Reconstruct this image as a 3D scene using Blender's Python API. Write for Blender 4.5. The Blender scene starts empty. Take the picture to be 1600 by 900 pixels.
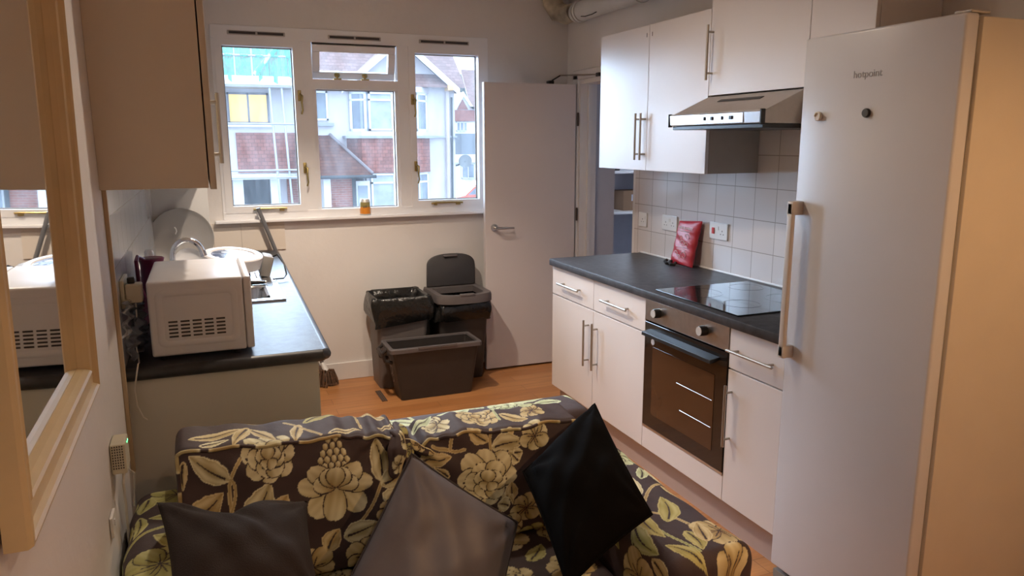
import bpy, bmesh, math, random
import numpy as np
from mathutils import Vector, Matrix
random.seed(7); RNG = np.random.RandomState(5)
C = bpy.context.scene.collection
SC = bpy.context.scene
PI = math.pi
V = Vector

# ------------------------------------------------------------------ camera, world, sun, exposure
cam_d = bpy.data.cameras.new('camera'); cam = bpy.data.objects.new('camera', cam_d); C.objects.link(cam)
right = V((0.92572, -0.37820, -0.002743)); up = V((0.07476, 0.17587, 0.98157)); fwd = V((0.37075, 0.90886, -0.19108))
M3 = Matrix((right, up, -fwd)).transposed().to_4x4(); M3.translation = V((-2.4365, -3.8778, 1.5692))
cam.matrix_world = M3
cam_d.sensor_width = 36; cam_d.lens = 1172.6/1600*36; cam_d.clip_start = .02; cam_d.clip_end = 400
SC.camera = cam
SC.view_settings.view_transform = 'Standard'; SC.view_settings.look = 'None'
SC.view_settings.gamma = 1; SC.view_settings.use_curve_mapping = False
SC.view_settings.exposure = 1.0

w = bpy.data.worlds.new('overcast_sky'); SC.world = w; w.use_nodes = True
nt = w.node_tree; nt.nodes.clear()
wo = nt.nodes.new('ShaderNodeOutputWorld'); bg = nt.nodes.new('ShaderNodeBackground')
tc = nt.nodes.new('ShaderNodeTexCoord'); sx = nt.nodes.new('ShaderNodeSeparateXYZ'); cr = nt.nodes.new('ShaderNodeValToRGB')
nt.links.new(tc.outputs['Generated'], sx.inputs[0]); nt.links.new(sx.outputs['Z'], cr.inputs[0])
cr.color_ramp.elements[0].position = 0.0; cr.color_ramp.elements[0].color = (.60, .74, .95, 1)
cr.color_ramp.elements[1].position = .6; cr.color_ramp.elements[1].color = (.74, .86, 1.0, 1)
nt.links.new(cr.outputs[0], bg.inputs[0]); bg.inputs[1].default_value = 2.0
nt.links.new(bg.outputs[0], wo.inputs[0])

def lamp(name, kind, loc, energy, color, target=None, **k):
    d = bpy.data.lights.new(name, kind); d.energy = energy; d.color = color
    for a, b in k.items(): setattr(d, a, b)
    o = bpy.data.objects.new(name, d); C.objects.link(o); o.location = loc
    if target is not None:
        o.rotation_euler = (V(target)-V(loc)).to_track_quat('-Z', 'Y').to_euler()
    return o
# added soft sun: cool fill through the window that misses the facing facades
lamp('window_fill_sun', 'SUN', (-12, 30, 17), 11.0, (.64, .79, 1.0), target=(-1.0, 0, 2.0), angle=math.radians(55))
WARM = (1.0, .83, .66)
LAMPS = [((-1.95, -.25, 2.575), 78, 1.9), ((-1.55, -1.1, 2.575), 22, 2.8), ((-.55, -3.7, 2.575), 38, 2.3), ((-2.0, -4.3, 2.575), 13, 2.3)]   # ceiling spotlights; the last is an added fill for the left cabinet side
WARM_FAR = (1.0, .56, .25)

# ------------------------------------------------------------------ materials
MATS = {}
def mat(name, col, rough=.5, metal=0, noise=.04, nscale=8, bump=0, bscale=60, spec=.5, coat=0, emis=None, estr=0, trans=0):
    if name in MATS: return MATS[name]
    m = bpy.data.materials.new(name); m.use_nodes = True; n = m.node_tree; b = n.nodes['Principled BSDF']
    b.inputs['Roughness'].default_value = rough; b.inputs['Metallic'].default_value = metal
    b.inputs['Specular IOR Level'].default_value = spec; b.inputs['Coat Weight'].default_value = coat
    b.inputs['Transmission Weight'].default_value = trans
    if emis: b.inputs['Emission Color'].default_value = (*emis, 1); b.inputs['Emission Strength'].default_value = estr
    t = n.nodes.new('ShaderNodeTexCoord'); nz = n.nodes.new('ShaderNodeTexNoise'); nz.inputs['Scale'].default_value = nscale
    nz.inputs['Detail'].default_value = 5
    n.links.new(t.outputs['Object'], nz.inputs['Vector'])
    r = n.nodes.new('ShaderNodeValToRGB')
    r.color_ramp.elements[0].position = .3; r.color_ramp.elements[1].position = .7
    r.color_ramp.elements[0].color = (*[c*(1-noise) for c in col], 1); r.color_ramp.elements[1].color = (*[min(1, c*(1+noise)) for c in col], 1)
    n.links.new(nz.outputs['Fac'], r.inputs[0]); n.links.new(r.outputs[0], b.inputs['Base Color'])
    if bump:
        n2 = n.nodes.new('ShaderNodeTexNoise'); n2.inputs['Scale'].default_value = bscale; n2.inputs['Detail'].default_value = 4
        n.links.new(t.outputs['Object'], n2.inputs['Vector'])
        bp = n.nodes.new('ShaderNodeBump'); bp.inputs['Strength'].default_value = bump; bp.inputs['Distance'].default_value = .01
        n.links.new(n2.outputs['Fac'], bp.inputs['Height']); n.links.new(bp.outputs[0], b.inputs['Normal'])
    MATS[name] = m; return m

def grid_mat(name, tile_col, line_col, axes, pitch, offs, lw=.0035, rough=.15, bump=.3, var=.03, brickshift=0):
    """tiles / planks / bricks from world-space coordinates: axes = two of 'XYZ'"""
    if name in MATS: return MATS[name]
    m = bpy.data.materials.new(name); m.use_nodes = True; n = m.node_tree; b = n.nodes['Principled BSDF']
    L = n.links.new
    g = n.nodes.new('ShaderNodeNewGeometry'); s = n.nodes.new('ShaderNodeSeparateXYZ'); L(g.outputs['Position'], s.inputs[0])
    def mth(op, a, b_=None):
        x = n.nodes.new('ShaderNodeMath'); x.operation = op
        for i, q in enumerate((a, b_)):
            if q is None: continue
            if isinstance(q, (int, float)): x.inputs[i].default_value = q
            else: L(q, x.inputs[i])
        return x.outputs[0]
    q = []
    for ax, p, o in zip(axes, pitch, offs): q.append(mth('DIVIDE', mth('SUBTRACT', s.outputs[ax], o), p))
    if brickshift:
        row = mth('FLOOR', q[1]); q[0] = mth('ADD', q[0], mth('MULTIPLY', row, brickshift))
    masks = []
    for c, p in zip(q, pitch):
        f = mth('FRACT', c); d = mth('MINIMUM', f, mth('SUBTRACT', 1.0, f)); masks.append(mth('LESS_THAN', d, lw/2/p))
    line = mth('MAXIMUM', *masks)
    cell = n.nodes.new('ShaderNodeCombineXYZ'); L(mth('FLOOR', q[0]), cell.inputs[0]); L(mth('FLOOR', q[1]), cell.inputs[1])
    wn = n.nodes.new('ShaderNodeTexWhiteNoise'); L(cell.outputs[0], wn.inputs[0])
    r = n.nodes.new('ShaderNodeValToRGB'); L(wn.outputs['Value'], r.inputs[0])
    r.color_ramp.elements[0].color = (*[c*(1-var) for c in tile_col], 1); r.color_ramp.elements[1].color = (*[c*(1+var) for c in tile_col], 1)
    mx = n.nodes.new('ShaderNodeMix'); mx.data_type = 'RGBA'; L(line, mx.inputs[0]); L(r.outputs[0], mx.inputs[6]); mx.inputs[7].default_value = (*line_col, 1)
    L(mx.outputs[2], b.inputs['Base Color']); b.inputs['Roughness'].default_value = rough
    nz = n.nodes.new('ShaderNodeTexNoise'); nz.inputs['Scale'].default_value = 9; L(g.outputs['Position'], nz.inputs['Vector'])
    h = mth('SUBTRACT', mth('MULTIPLY', nz.outputs['Fac'], .35), line)
    bp = n.nodes.new('ShaderNodeBump'); bp.inputs['Strength'].default_value = bump; bp.inputs['Distance'].default_value = .003
    L(h, bp.inputs['Height']); L(bp.outputs[0], b.inputs['Normal'])
    MATS[name] = m; return m

def wood_floor():
    m = bpy.data.materials.new('laminate_floor'); m.use_nodes = True; n = m.node_tree; b = n.nodes['Principled BSDF']; L = n.links.new
    g = n.nodes.new('ShaderNodeNewGeometry')
    br = n.nodes.new('ShaderNodeTexBrick'); L(g.outputs['Position'], br.inputs['Vector'])
    br.inputs['Scale'].default_value = 1; br.inputs['Brick Width'].default_value = 1.2; br.inputs['Row Height'].default_value = .095
    br.inputs['Mortar Size'].default_value = .0012; br.inputs['Color1'].default_value = (.42, .17, .055, 1); br.inputs['Color2'].default_value = (.52, .235, .085, 1)
    br.inputs['Mortar'].default_value = (.2, .08, .03, 1)
    mp = n.nodes.new('ShaderNodeMapping'); mp.inputs['Scale'].default_value = (3, 40, 3); L(g.outputs['Position'], mp.inputs[0])
    nz = n.nodes.new('ShaderNodeTexNoise'); nz.inputs['Scale'].default_value = 1.5; nz.inputs['Detail'].default_value = 6; L(mp.outputs[0], nz.inputs['Vector'])
    mx = n.nodes.new('ShaderNodeMix'); mx.data_type = 'RGBA'; mx.blend_type = 'MULTIPLY'; mx.inputs[0].default_value = .55
    r = n.nodes.new('ShaderNodeValToRGB'); r.color_ramp.elements[0].position = .3; r.color_ramp.elements[0].color = (.6, .6, .6, 1); r.color_ramp.elements[1].position = .65
    L(nz.outputs['Fac'], r.inputs[0]); L(br.outputs['Color'], mx.inputs[6]); L(r.outputs[0], mx.inputs[7]); L(mx.outputs[2], b.inputs['Base Color'])
    b.inputs['Roughness'].default_value = .38
    return m

def glass_mat(name, haze=.022, tint=(.92, .97, 1.0)):
    m = bpy.data.materials.new(name); m.use_nodes = True; n = m.node_tree; n.nodes.clear(); L = n.links.new
    o = n.nodes.new('ShaderNodeOutputMaterial'); t = n.nodes.new('ShaderNodeBsdfTransparent'); t.inputs[0].default_value = (*tint, 1)
    gl = n.nodes.new('ShaderNodeBsdfGlossy'); gl.inputs['Roughness'].default_value = .03
    tr = n.nodes.new('ShaderNodeBsdfTranslucent'); tr.inputs[0].default_value = (.85, .92, 1, 1)
    fr = n.nodes.new('ShaderNodeFresnel'); fr.inputs[0].default_value = 1.45
    a = n.nodes.new('ShaderNodeMixShader'); c = n.nodes.new('ShaderNodeMixShader')
    tcn = n.nodes.new('ShaderNodeTexCoord'); mp = n.nodes.new('ShaderNodeMapping'); mp.inputs['Scale'].default_value = (1, 1, .3)
    nz = n.nodes.new('ShaderNodeTexNoise'); nz.inputs['Scale'].default_value = 14; nz.inputs['Detail'].default_value = 6
    L(tcn.outputs['Object'], mp.inputs[0]); L(mp.outputs[0], nz.inputs['Vector'])
    mr = n.nodes.new('ShaderNodeMapRange'); mr.inputs[1].default_value = .35; mr.inputs[2].default_value = .75
    mr.inputs[3].default_value = haze*.5; mr.inputs[4].default_value = haze*1.8; L(nz.outputs['Fac'], mr.inputs[0])
    L(mr.outputs[0], a.inputs[0]); L(t.outputs[0], a.inputs[1]); L(tr.outputs[0], a.inputs[2])
    L(fr.outputs[0], c.inputs[0]); L(a.outputs[0], c.inputs[1]); L(gl.outputs[0], c.inputs[2]); L(c.outputs[0], o.inputs[0])
    MATS[name] = m; return m

def attr_fabric(name, rough=.7, sheen=.0):
    m = bpy.data.materials.new(name); m.use_nodes = True; n = m.node_tree; b = n.nodes['Principled BSDF']; L = n.links.new
    a = n.nodes.new('ShaderNodeAttribute'); a.attribute_name = 'pattern'; L(a.outputs['Color'], b.inputs['Base Color'])
    b.inputs['Roughness'].default_value = rough; b.inputs['Sheen Weight'].default_value = sheen
    tc = n.nodes.new('ShaderNodeTexCoord'); nz = n.nodes.new('ShaderNodeTexNoise'); nz.inputs['Scale'].default_value = 350
    L(tc.outputs['Object'], nz.inputs['Vector']); bp = n.nodes.new('ShaderNodeBump'); bp.inputs['Strength'].default_value = .25; bp.inputs['Distance'].default_value = .002
    n2 = n.nodes.new('ShaderNodeTexNoise'); n2.inputs['Scale'].default_value = 9; n2.inputs['Detail'].default_value = 3; L(tc.outputs['Object'], n2.inputs['Vector'])
    b2 = n.nodes.new('ShaderNodeBump'); b2.inputs['Strength'].default_value = .35; b2.inputs['Distance'].default_value = .02
    L(nz.outputs['Fac'], bp.inputs['Height']); L(n2.outputs['Fac'], b2.inputs['Height']); L(b2.outputs[0], bp.inputs['Normal']); L(bp.outputs[0], b.inputs['Normal'])
    return m

M_WALL = mat('wall_paint', (.72, .69, .67), .75, noise=.03, nscale=3, bump=.12, bscale=30)
M_CEIL = mat('ceiling_paint', (.72, .69, .65), .8)
M_WHITE = mat('white_gloss_paint', (.74, .73, .73), .35, noise=.02)
M_DOOR = mat('door_paint', (.66, .61, .60), .4, noise=.02, nscale=2, bump=.03, bscale=12)
M_UPVC = mat('white_upvc', (.82, .82, .84), .3, noise=.01)
M_CAB = mat('white_cabinet_melamine', (.72, .685, .68), .3, noise=.02, nscale=2)
M_CREAM = mat('cream_cabinet_side', (.66, .58, .48), .45, noise=.03, nscale=3)
M_CREAM2 = mat('cream_base_panel', (.60, .575, .51), .45, noise=.03, nscale=3)
M_EDGE = mat('cabinet_edging', (.62, .54, .42), .4)
M_PLINTH = mat('plinth_board', (.50, .40, .37), .5)
M_WORK = mat('dark_worktop_laminate', (.045, .045, .05), .46, noise=.35, nscale=30, bump=.06, bscale=120, spec=.36)
M_WORKEDGE = mat('worktop_edge_laminate', (.03, .03, .033), .45, noise=.3, nscale=30)
M_STEEL = mat('brushed_steel', (.55, .53, .51), .28, 1, noise=.06, nscale=40)
M_HANDLE = mat('satin_nickel', (.42, .38, .33), .45, .9)
M_CHROME = mat('chrome', (.8, .8, .82), .07, 1, noise=.01)
M_SINK = mat('sink_steel', (.70, .71, .73), .2, 1, noise=.04)
M_BRASS = mat('tarnished_brass', (.42, .33, .14), .35, .9)
M_BLACK = mat('black_plastic', (.012, .012, .013), .3)
M_BLACKM = mat('matt_black_rubber', (.012, .011, .011), .7)
M_HOBGLASS = mat('black_ceramic_glass', (.010, .010, .011), .07, spec=.32)
M_HOBRING = mat('hob_ring_print', (.06, .055, .055), .12)
M_OVENGL = mat('black_oven_glass', (.012, .009, .008), .05, spec=.6)
M_PLW = mat('white_plastic', (.72, .71, .70), .35)
M_MICRO = mat('microwave_white_enamel', (.68, .67, .69), .3, noise=.02)
M_MICROP = mat('microwave_panel_paint', (.62, .60, .60), .35, noise=.01)
M_SLOT = mat('dark_slot', (.05, .045, .045), .7)
M_CREAMP = mat('cream_plastic', (.62, .58, .45), .45)
M_GOLDFR = mat('cream_gold_frame', (.60, .47, .27), .38, noise=.06, nscale=12)
M_MIRROR = mat('silvered_glass', (.88, .90, .90), .015, 1, noise=.0)
M_BINBLK = mat('dark_brown_crate_plastic', (.035, .029, .027), .5, noise=.1, bump=.05)
M_BINRIM = mat('grey_bin_plastic', (.115, .10, .10), .5)
M_BINBODY = mat('grey_mauve_bin_body', (.15, .128, .12), .5)
M_BINDK = mat('charcoal_lid_plastic', (.045, .042, .045), .55)
M_BAG = mat('black_bin_bag', (.012, .012, .012), .22, noise=.3, nscale=20, bump=.9, bscale=14)
M_RED = mat('red_pouch', (.42, .015, .03), .4, bump=.2, bscale=30)
M_PRINTW = mat('pale_print', (.75, .62, .62), .5)
M_PURPLE = mat('burgundy_plastic', (.13, .012, .05), .3)
M_FRIDGE = mat('fridge_white', (.60, .60, .62), .28, noise=.01, bump=.02, bscale=200)
M_FRIDGES = mat('fridge_side_warm_tint', (.62, .56, .46), .5, noise=.02, bump=.04, bscale=200)  # fridge white with the warm lamp light tinted into the side's colour
M_SEAL = mat('grey_door_seal', (.25, .23, .21), .6)
M_GREYP = mat('grey_print', (.36, .36, .38), .4)
M_CARDBOARD = mat('brown_cardboard', (.28, .17, .10), .8)
M_CABLEW = mat('white_cable', (.68, .64, .58), .5)
M_MOP = mat('brown_mop_yarn', (.11, .06, .035), .9, noise=.4, nscale=50)
M_MOPH = mat('grey_mop_handle', (.14, .14, .15), .45)
M_GREYPILLOW = mat('grey_satin_cotton', (.128, .122, .145), .5, noise=.06, nscale=6, bump=.5, bscale=7)
M_BROWNPILLOW = mat('dark_brown_cotton', (.017, .010, .0095), .85, noise=.1, bump=.25, bscale=300)
M_BLACKPILLOW = mat('black_cotton', (.0035, .003, .003), .95, noise=.1, bump=.3, bscale=12, spec=.06)
M_PIPE = mat('white_duct', (.60, .60, .58), .5, noise=.05)
M_PIPED = mat('stained_duct_elbow', (.42, .37, .28), .6, noise=.5, nscale=9)
M_GLASS = glass_mat('dusty_window_glass')
M_BAGCLEAR = glass_mat('clear_polythene', .30, (.93, .93, .97))
M_FABRIC = attr_fabric('floral_sofa_fabric')
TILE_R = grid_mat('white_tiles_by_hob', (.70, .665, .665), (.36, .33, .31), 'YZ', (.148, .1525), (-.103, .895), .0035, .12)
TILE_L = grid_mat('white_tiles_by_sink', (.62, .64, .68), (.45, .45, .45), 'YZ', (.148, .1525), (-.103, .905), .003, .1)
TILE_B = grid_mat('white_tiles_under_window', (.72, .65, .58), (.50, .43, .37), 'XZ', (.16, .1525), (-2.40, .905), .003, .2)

# ------------------------------------------------------------------ mesh helpers
class MB:
    def __init__(s): s.bm = bmesh.new()
    def box(s, x0, x1, y0, y1, z0, z1, bev=0, seg=2):
        m = Matrix.Translation(((x0+x1)/2, (y0+y1)/2, (z0+z1)/2)) @ Matrix.Diagonal((abs(x1-x0), abs(y1-y0), abs(z1-z0), 1))
        r = bmesh.ops.create_cube(s.bm, size=1, matrix=m)
        if bev:
            es = {e for v in r['verts'] for e in v.link_edges}
            bmesh.ops.bevel(s.bm, geom=list(es), offset=bev, segments=seg, profile=.5, affect='EDGES')
        return s
    def poly(s, pts, d, bev=0):
        """closed polygon pts extruded along vector d"""
        a = [s.bm.verts.new(p) for p in pts]; b = [s.bm.verts.new(V(p)+V(d)) for p in pts]; n = len(a)
        fs = [s.bm.faces.new(a), s.bm.faces.new(b[::-1])]
        for i in range(n): fs.append(s.bm.faces.new((a[i], b[i], b[(i+1) % n], a[(i+1) % n])))
        bmesh.ops.recalc_face_normals(s.bm, faces=fs)
        if bev:
            es = {e for f in fs for e in f.edges}
            bmesh.ops.bevel(s.bm, geom=list(es), offset=bev, segments=2, profile=.5, affect='EDGES')
        return s
    def tube(s, pts, r, n=10, cap=True, closed=False):
        pts = [V(p) for p in pts]; rs = r if isinstance(r, (list, tuple)) else [r]*len(pts)
        rings = []; prev = None; N = len(pts)
        for i, p in enumerate(pts):
            if closed: t = (pts[(i+1) % N]-pts[i-1]).normalized()
            else: t = (pts[min(i+1, N-1)]-pts[max(i-1, 0)]).normalized()
            if prev is None: u = t.orthogonal().normalized()
            else: u = (prev-t*prev.dot(t)); u = u.normalized() if u.length > 1e-6 else t.orthogonal().normalized()
            prev = u; w_ = t.cross(u)
            rings.append([s.bm.verts.new(p+(u*math.cos(a)+w_*math.sin(a))*rs[i]) for a in [2*PI*k/n for k in range(n)]])
        for i in range(N if closed else N-1):
            A, B = rings[i], rings[(i+1) % N]
            for k in range(n): s.bm.faces.new((A[k], A[(k+1) % n], B[(k+1) % n], B[k]))
        if cap and not closed:
            s.bm.faces.new(rings[0][::-1]); s.bm.faces.new(rings[-1])
        return s
    def cyl(s, p0, p1, r, r2=None, n=24, bev=0): return s.tube([p0, p1], [r, r if r2 is None else r2], n)
    def lathe(s, prof, loc=(0, 0, 0), axis=(0, 0, 1), n=32):
        q = V((0, 0, 1)).rotation_difference(V(axis)); loc = V(loc); rings = []
        for r, z in prof:
            if r < 1e-5: rings.append([s.bm.verts.new(loc+q @ V((0, 0, z)))])
            else: rings.append([s.bm.verts.new(loc+q @ V((r*math.cos(2*PI*k/n), r*math.sin(2*PI*k/n), z))) for k in range(n)])
        for A, B in zip(rings, rings[1:]):
            for k in range(n):
                k2 = (k+1) % n
                if len(A) == 1 and len(B) == 1: break
                if len(A) == 1: s.bm.faces.new((A[0], B[k2], B[k]))
                elif len(B) == 1: s.bm.faces.new((A[k], A[k2], B[0]))
                else: s.bm.faces.new((A[k], A[k2], B[k2], B[k]))
        return s
    def grid(s, P, closed_u=False):
        """P: M x N array of points"""
        vs = [[s.bm.verts.new(p) for p in row] for row in P]; M_, N = len(vs), len(vs[0])
        for i in range(M_ if closed_u else M_-1):
            for j in range(N-1):
                s.bm.faces.new((vs[i][j], vs[i][j+1], vs[(i+1) % M_][j+1], vs[(i+1) % M_][j]))
        return s
    def ball(s, c, r, sc=(1, 1, 1), sub=3):
        m = Matrix.Translation(c) @ Matrix.Diagonal((*[r*k for k in sc], 1))
        bmesh.ops.create_icosphere(s.bm, subdivisions=sub, radius=1, matrix=m); return s
    def rot(s, a, piv, axis='Z'):
        bmesh.ops.rotate(s.bm, verts=s.bm.verts, cent=V(piv), matrix=Matrix.Rotation(a, 3, axis)); return s
    def fin(s, name, m, parent=None, smooth=False, sharp=40):
        me = bpy.data.meshes.new(name)
        bmesh.ops.recalc_face_normals(s.bm, faces=s.bm.faces)
        s.bm.to_mesh(me); s.bm.free()
        return link_mesh(me, name, m, parent, smooth, sharp)

def wloc(o):
    l = V((0, 0, 0))
    while o is not None: l += o.location; o = o.parent
    return l
def link_mesh(me, name, m, parent=None, smooth=False, sharp=40):
    o = bpy.data.objects.new(name, me); C.objects.link(o)
    if m: me.materials.append(m)
    if parent is not None:
        off = wloc(parent); o.parent = parent
    else:
        cs = np.array([v.co[:] for v in me.vertices]); mn, mx_ = cs.min(0), cs.max(0)
        off = V(((mn[0]+mx_[0])/2, (mn[1]+mx_[1])/2, mn[2])); o.location = off
    me.transform(Matrix.Translation(-off))
    if smooth:
        for p in me.polygons: p.use_smooth = True
        if sharp < 180: me.set_sharp_from_angle(angle=math.radians(sharp))
    return o
def thing(name, label, cat, loc=(0, 0, 0), group=None):
    o = bpy.data.objects.new(name, None); C.objects.link(o); o.location = loc; o.empty_display_size = .05
    o['label'] = label; o['category'] = cat
    if group: o['group'] = group
    return o
def tag(o, label, cat, group=None, kind=None):
    o['label'] = label; o['category'] = cat
    if group: o['group'] = group
    if kind: o['kind'] = kind
    return o
def struct(o, label=None):
    o['kind'] = 'structure'
    if label: o['label'] = label
    return o
def text(body, size, origin, xdir, ydir, m, parent, name='lettering', depth=.0006, align='CENTER'):
    cu = bpy.data.curves.new(name, 'FONT'); cu.body = body; cu.size = size; cu.extrude = depth; cu.align_x = align; cu.align_y = 'CENTER'
    t = bpy.data.objects.new('tmp', cu); C.objects.link(t)
    dg = bpy.context.evaluated_depsgraph_get(); me = bpy.data.meshes.new_from_object(t.evaluated_get(dg))
    bpy.data.objects.remove(t); bpy.data.curves.remove(cu)
    x, y = V(xdir).normalized(), V(ydir).normalized(); z = x.cross(y)
    me.transform(Matrix.Translation(origin) @ Matrix((x, y, z)).transposed().to_4x4())
    me.name = name; me.materials.clear()
    return link_mesh(me, name, m, parent)
def bar_handle(p0, p1, out, parent, r=.006, stand=.032, inset=.03, m=None):
    """bar handle: bar between p0 and p1 standing off the face along 'out'"""
    p0, p1, out = V(p0), V(p1), V(out).normalized(); d = (p1-p0).normalized(); b = MB()
    b.tube([p0+out*stand, p1+out*stand], r, 12)
    for q in (p0+d*inset, p1-d*inset): b.tube([q-out*.001, q+out*stand], r*.8, 10)
    return b.fin('handle', m or M_HANDLE, parent, True)

# ------------------------------------------------------------------ setting: room shell
W = 1.05; YB = -5.3; ZC = 2.6; XL = -2.70
struct(MB().box(-2.9, 3.0, YB-.2, W+.25, -.1, 0).fin('floor', wood_floor()))
struct(MB().box(-2.9, .15, YB-.2, W+.25, ZC, ZC+.1).fin('ceiling', M_CEIL))
b = MB(); b.box(XL-.2, .0, W, W+.25, 0, 1.085); b.box(XL-.2, 0.0, W, W+.25, 2.25, ZC); b.box(XL-.2, -2.335, W, W+.25, 1.085, 2.25); b.box(-.60, 0.0, W, W+.25, 1.085, 2.25)
struct(b.fin('wall_window', M_WALL))
struct(MB().box(XL-.2, XL, YB, W, 0, ZC).fin('wall_left', M_WALL))
b = MB(); b.box(0, .12, YB, .09, 0, ZC); b.box(0, .12, .09, .85, 1.985, ZC); b.box(0, .12, .85, W+.25, 0, ZC)
struct(b.fin('wall_right', M_WALL))
struct(MB().box(XL-.2, .12, YB-.2, YB, 0, ZC).fin('wall_back', M_WALL))
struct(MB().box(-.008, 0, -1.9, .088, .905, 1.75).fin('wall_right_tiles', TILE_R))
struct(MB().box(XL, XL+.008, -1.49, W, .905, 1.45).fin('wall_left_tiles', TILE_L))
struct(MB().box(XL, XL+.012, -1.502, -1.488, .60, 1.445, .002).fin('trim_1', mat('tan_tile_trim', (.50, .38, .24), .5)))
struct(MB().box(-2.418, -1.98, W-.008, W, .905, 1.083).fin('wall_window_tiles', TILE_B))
struct(MB().box(-2.09, -.72, W-.014, W, 0, .118, .003).fin('baseboard_window', M_WALL))
struct(MB().box(-.010, 0, .85, W-.014, 0, .118, .003).fin('baseboard_right', M_WHITE))
# boxed-in pipes in the corner behind the tray
struct(MB().box(XL, -2.418, .47, W, .912, 1.455, .002).fin('trim_2', mat('boxing_paint', (.50, .50, .50), .5)))

# hall seen through the doorway
b = MB(); b.box(.12, .315, .90, 1.0, 0, ZC); b.box(.12, 3.0, -1.0, -.9, 0, ZC); b.box(2.4, 2.5, -.9, 3.6, 0, ZC); b.box(.255, 2.4, 3.55, 3.6, 0, ZC); b.box(.255, .315, 1.0, 3.55, 0, ZC)
struct(b.fin('wall_hall', mat('hall_paint', (.55, .56, .62), .7)))
struct(MB().box(.26, 2.5, 1.301, 3.6, -.1, 0).fin('floor_hall', mat('hall_floor', (.2, .2, .22), .6)))
b = MB(); b.box(.12, .315, -1, 1.0, ZC, ZC+.05); b.box(.315, 2.5, -1, 3.6, ZC, ZC+.05)
struct(b.fin('ceiling_hall', M_CEIL))
sh = thing('wall_shelf', 'white shelf in the dim hall seen through the doorway', 'shelf', (1.6, 3.4, .0))
MB().box(.95, 2.4, 3.15, 3.548, .80, .825, .003).fin('shelf_board', M_WHITE, sh)
MB().box(.95, 2.4, 3.15, 3.548, 1.235, 1.26, .003).fin('shelf_board', M_WHITE, sh)
MB().box(2.36, 2.4, 3.15, 3.548, 0, .80).fin('side_panel', M_WHITE, sh)
MB().box(.95, .97, 3.15, 3.548, 0, 1.26).fin('side_panel', M_WHITE, sh)
bx = thing('cardboard_box', 'open brown cardboard box on the hall shelf', 'box', (2.0, 3.45, .826))
b = MB(); b.box(1.80, 2.34, 3.28, 3.53, .826, 1.04, .002); b.fin('carton', M_CARDBOARD, bx)
MB().box(1.90, 2.16, 3.274, 3.281, .93, 1.0).fin('paper_label', mat('paper', (.6, .6, .65), .7), bx)
for i, (x, c) in enumerate(((1.72, 'dark storage tin at the left end of the upper hall shelf'), (2.1, 'dark storage tin farther right on the upper hall shelf'))):
    t = thing('storage_tin', c, 'tin', (x, 3.35, 1.261), 'tins on the hall shelf')
    MB().lathe([(0, 1.261), (.055, 1.261), (.06, 1.27), (.06, 1.37), (0, 1.37)], (x, 3.35, 0)).fin('tin_body', M_SLOT, t, True)
    MB().lathe([(0, 1.370), (.063, 1.370), (.063, 1.39), (0, 1.395)], (x, 3.35, 0)).fin('lid', M_STEEL, t, True)
lamp('hall_daylight_fill', 'POINT', (1.2, 2.0, 2.3), 22, (.72, .82, 1.0), shadow_soft_size=.12)  # added point light standing in for bluish daylight in the hall

# door frame (lining + architrave), door leaf folded back against the window wall
b = MB(); b.box(-.004, .125, .835, .875, 0, 1.985, .003); b.box(-.004, .125, .09, .12, 0, 1.985, .003); b.box(-.004, .125, .12, .835, 1.955, 1.985, .003)
b.box(.05, .075, .815, .836, 0, 1.955); b.box(-.018, .0, .855, .925, 0, 2.03, .004); b.box(-.018, 0, .095, .925, 1.985, 2.045, .004)
struct(b.fin('trim_3', M_WHITE))
dr = bpy.data.objects.new('door_1', None); C.objects.link(dr); dr.location = (0, .86, 0); struct(dr, 'white painted flush door folded back against the window wall')
def leafpt(a, n, z): # a: distance from hinge, n: out of the leaf's room face
    return V((-.035-a, .842-n+a*.014, z))
b = MB(); b.poly([leafpt(0, 0, .012), leafpt(.665, 0, .012), leafpt(.665, -.036, .012), leafpt(0, -.036, .012)], (0, 0, 1.94), .0025); b.fin('door_leaf', M_DOOR, dr)
hd = MB(); c = leafpt(.60, 0, 1.0); hd.lathe([(0, 0), (.026, 0), (.026, .006), (.010, .009), (.010, .05), (0, .05)], c, (0, -1, 0), 24)
hd.tube([c+V((0, -.048, 0)), c+V((.03, -.052, 0)), c+V((.125, -.050, -.002))], [.010, .009, .007], 12)
hd.fin('door_handle', M_STEEL, dr, True)
for z in (.35, 1.07, 1.72):
    MB().tube([(-.022, .834, z-.045), (-.022, .834, z+.045)], .007, 10).fin('hinge', mat('dark_bronze_hinge', (.08, .06, .05), .4, .8), dr, True)
cl = thing('door_closer', 'thin metal door restrictor arm above the doorway', 'door closer', (-.03, .8, 1.98))
b = MB(); b.tube([(-.028, .56, 1.995), (-.05, .80, 2.01), (-.09, .975, 2.02)], .005, 8); b.fin('arm', M_HANDLE, cl, True)
MB().box(-.033, -.017, .53, .575, 1.983, 2.007, .004).fin('bracket', M_BLACK, cl)
b = MB(); b.tube([(-.09, .975, 2.02), (-.145, 1.0, 1.985)], .005, 8); b.box(-.165, -.13, .99, 1.049, 1.962, 1.986, .004); b.fin('elbow', M_BLACK, cl, True)

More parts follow.
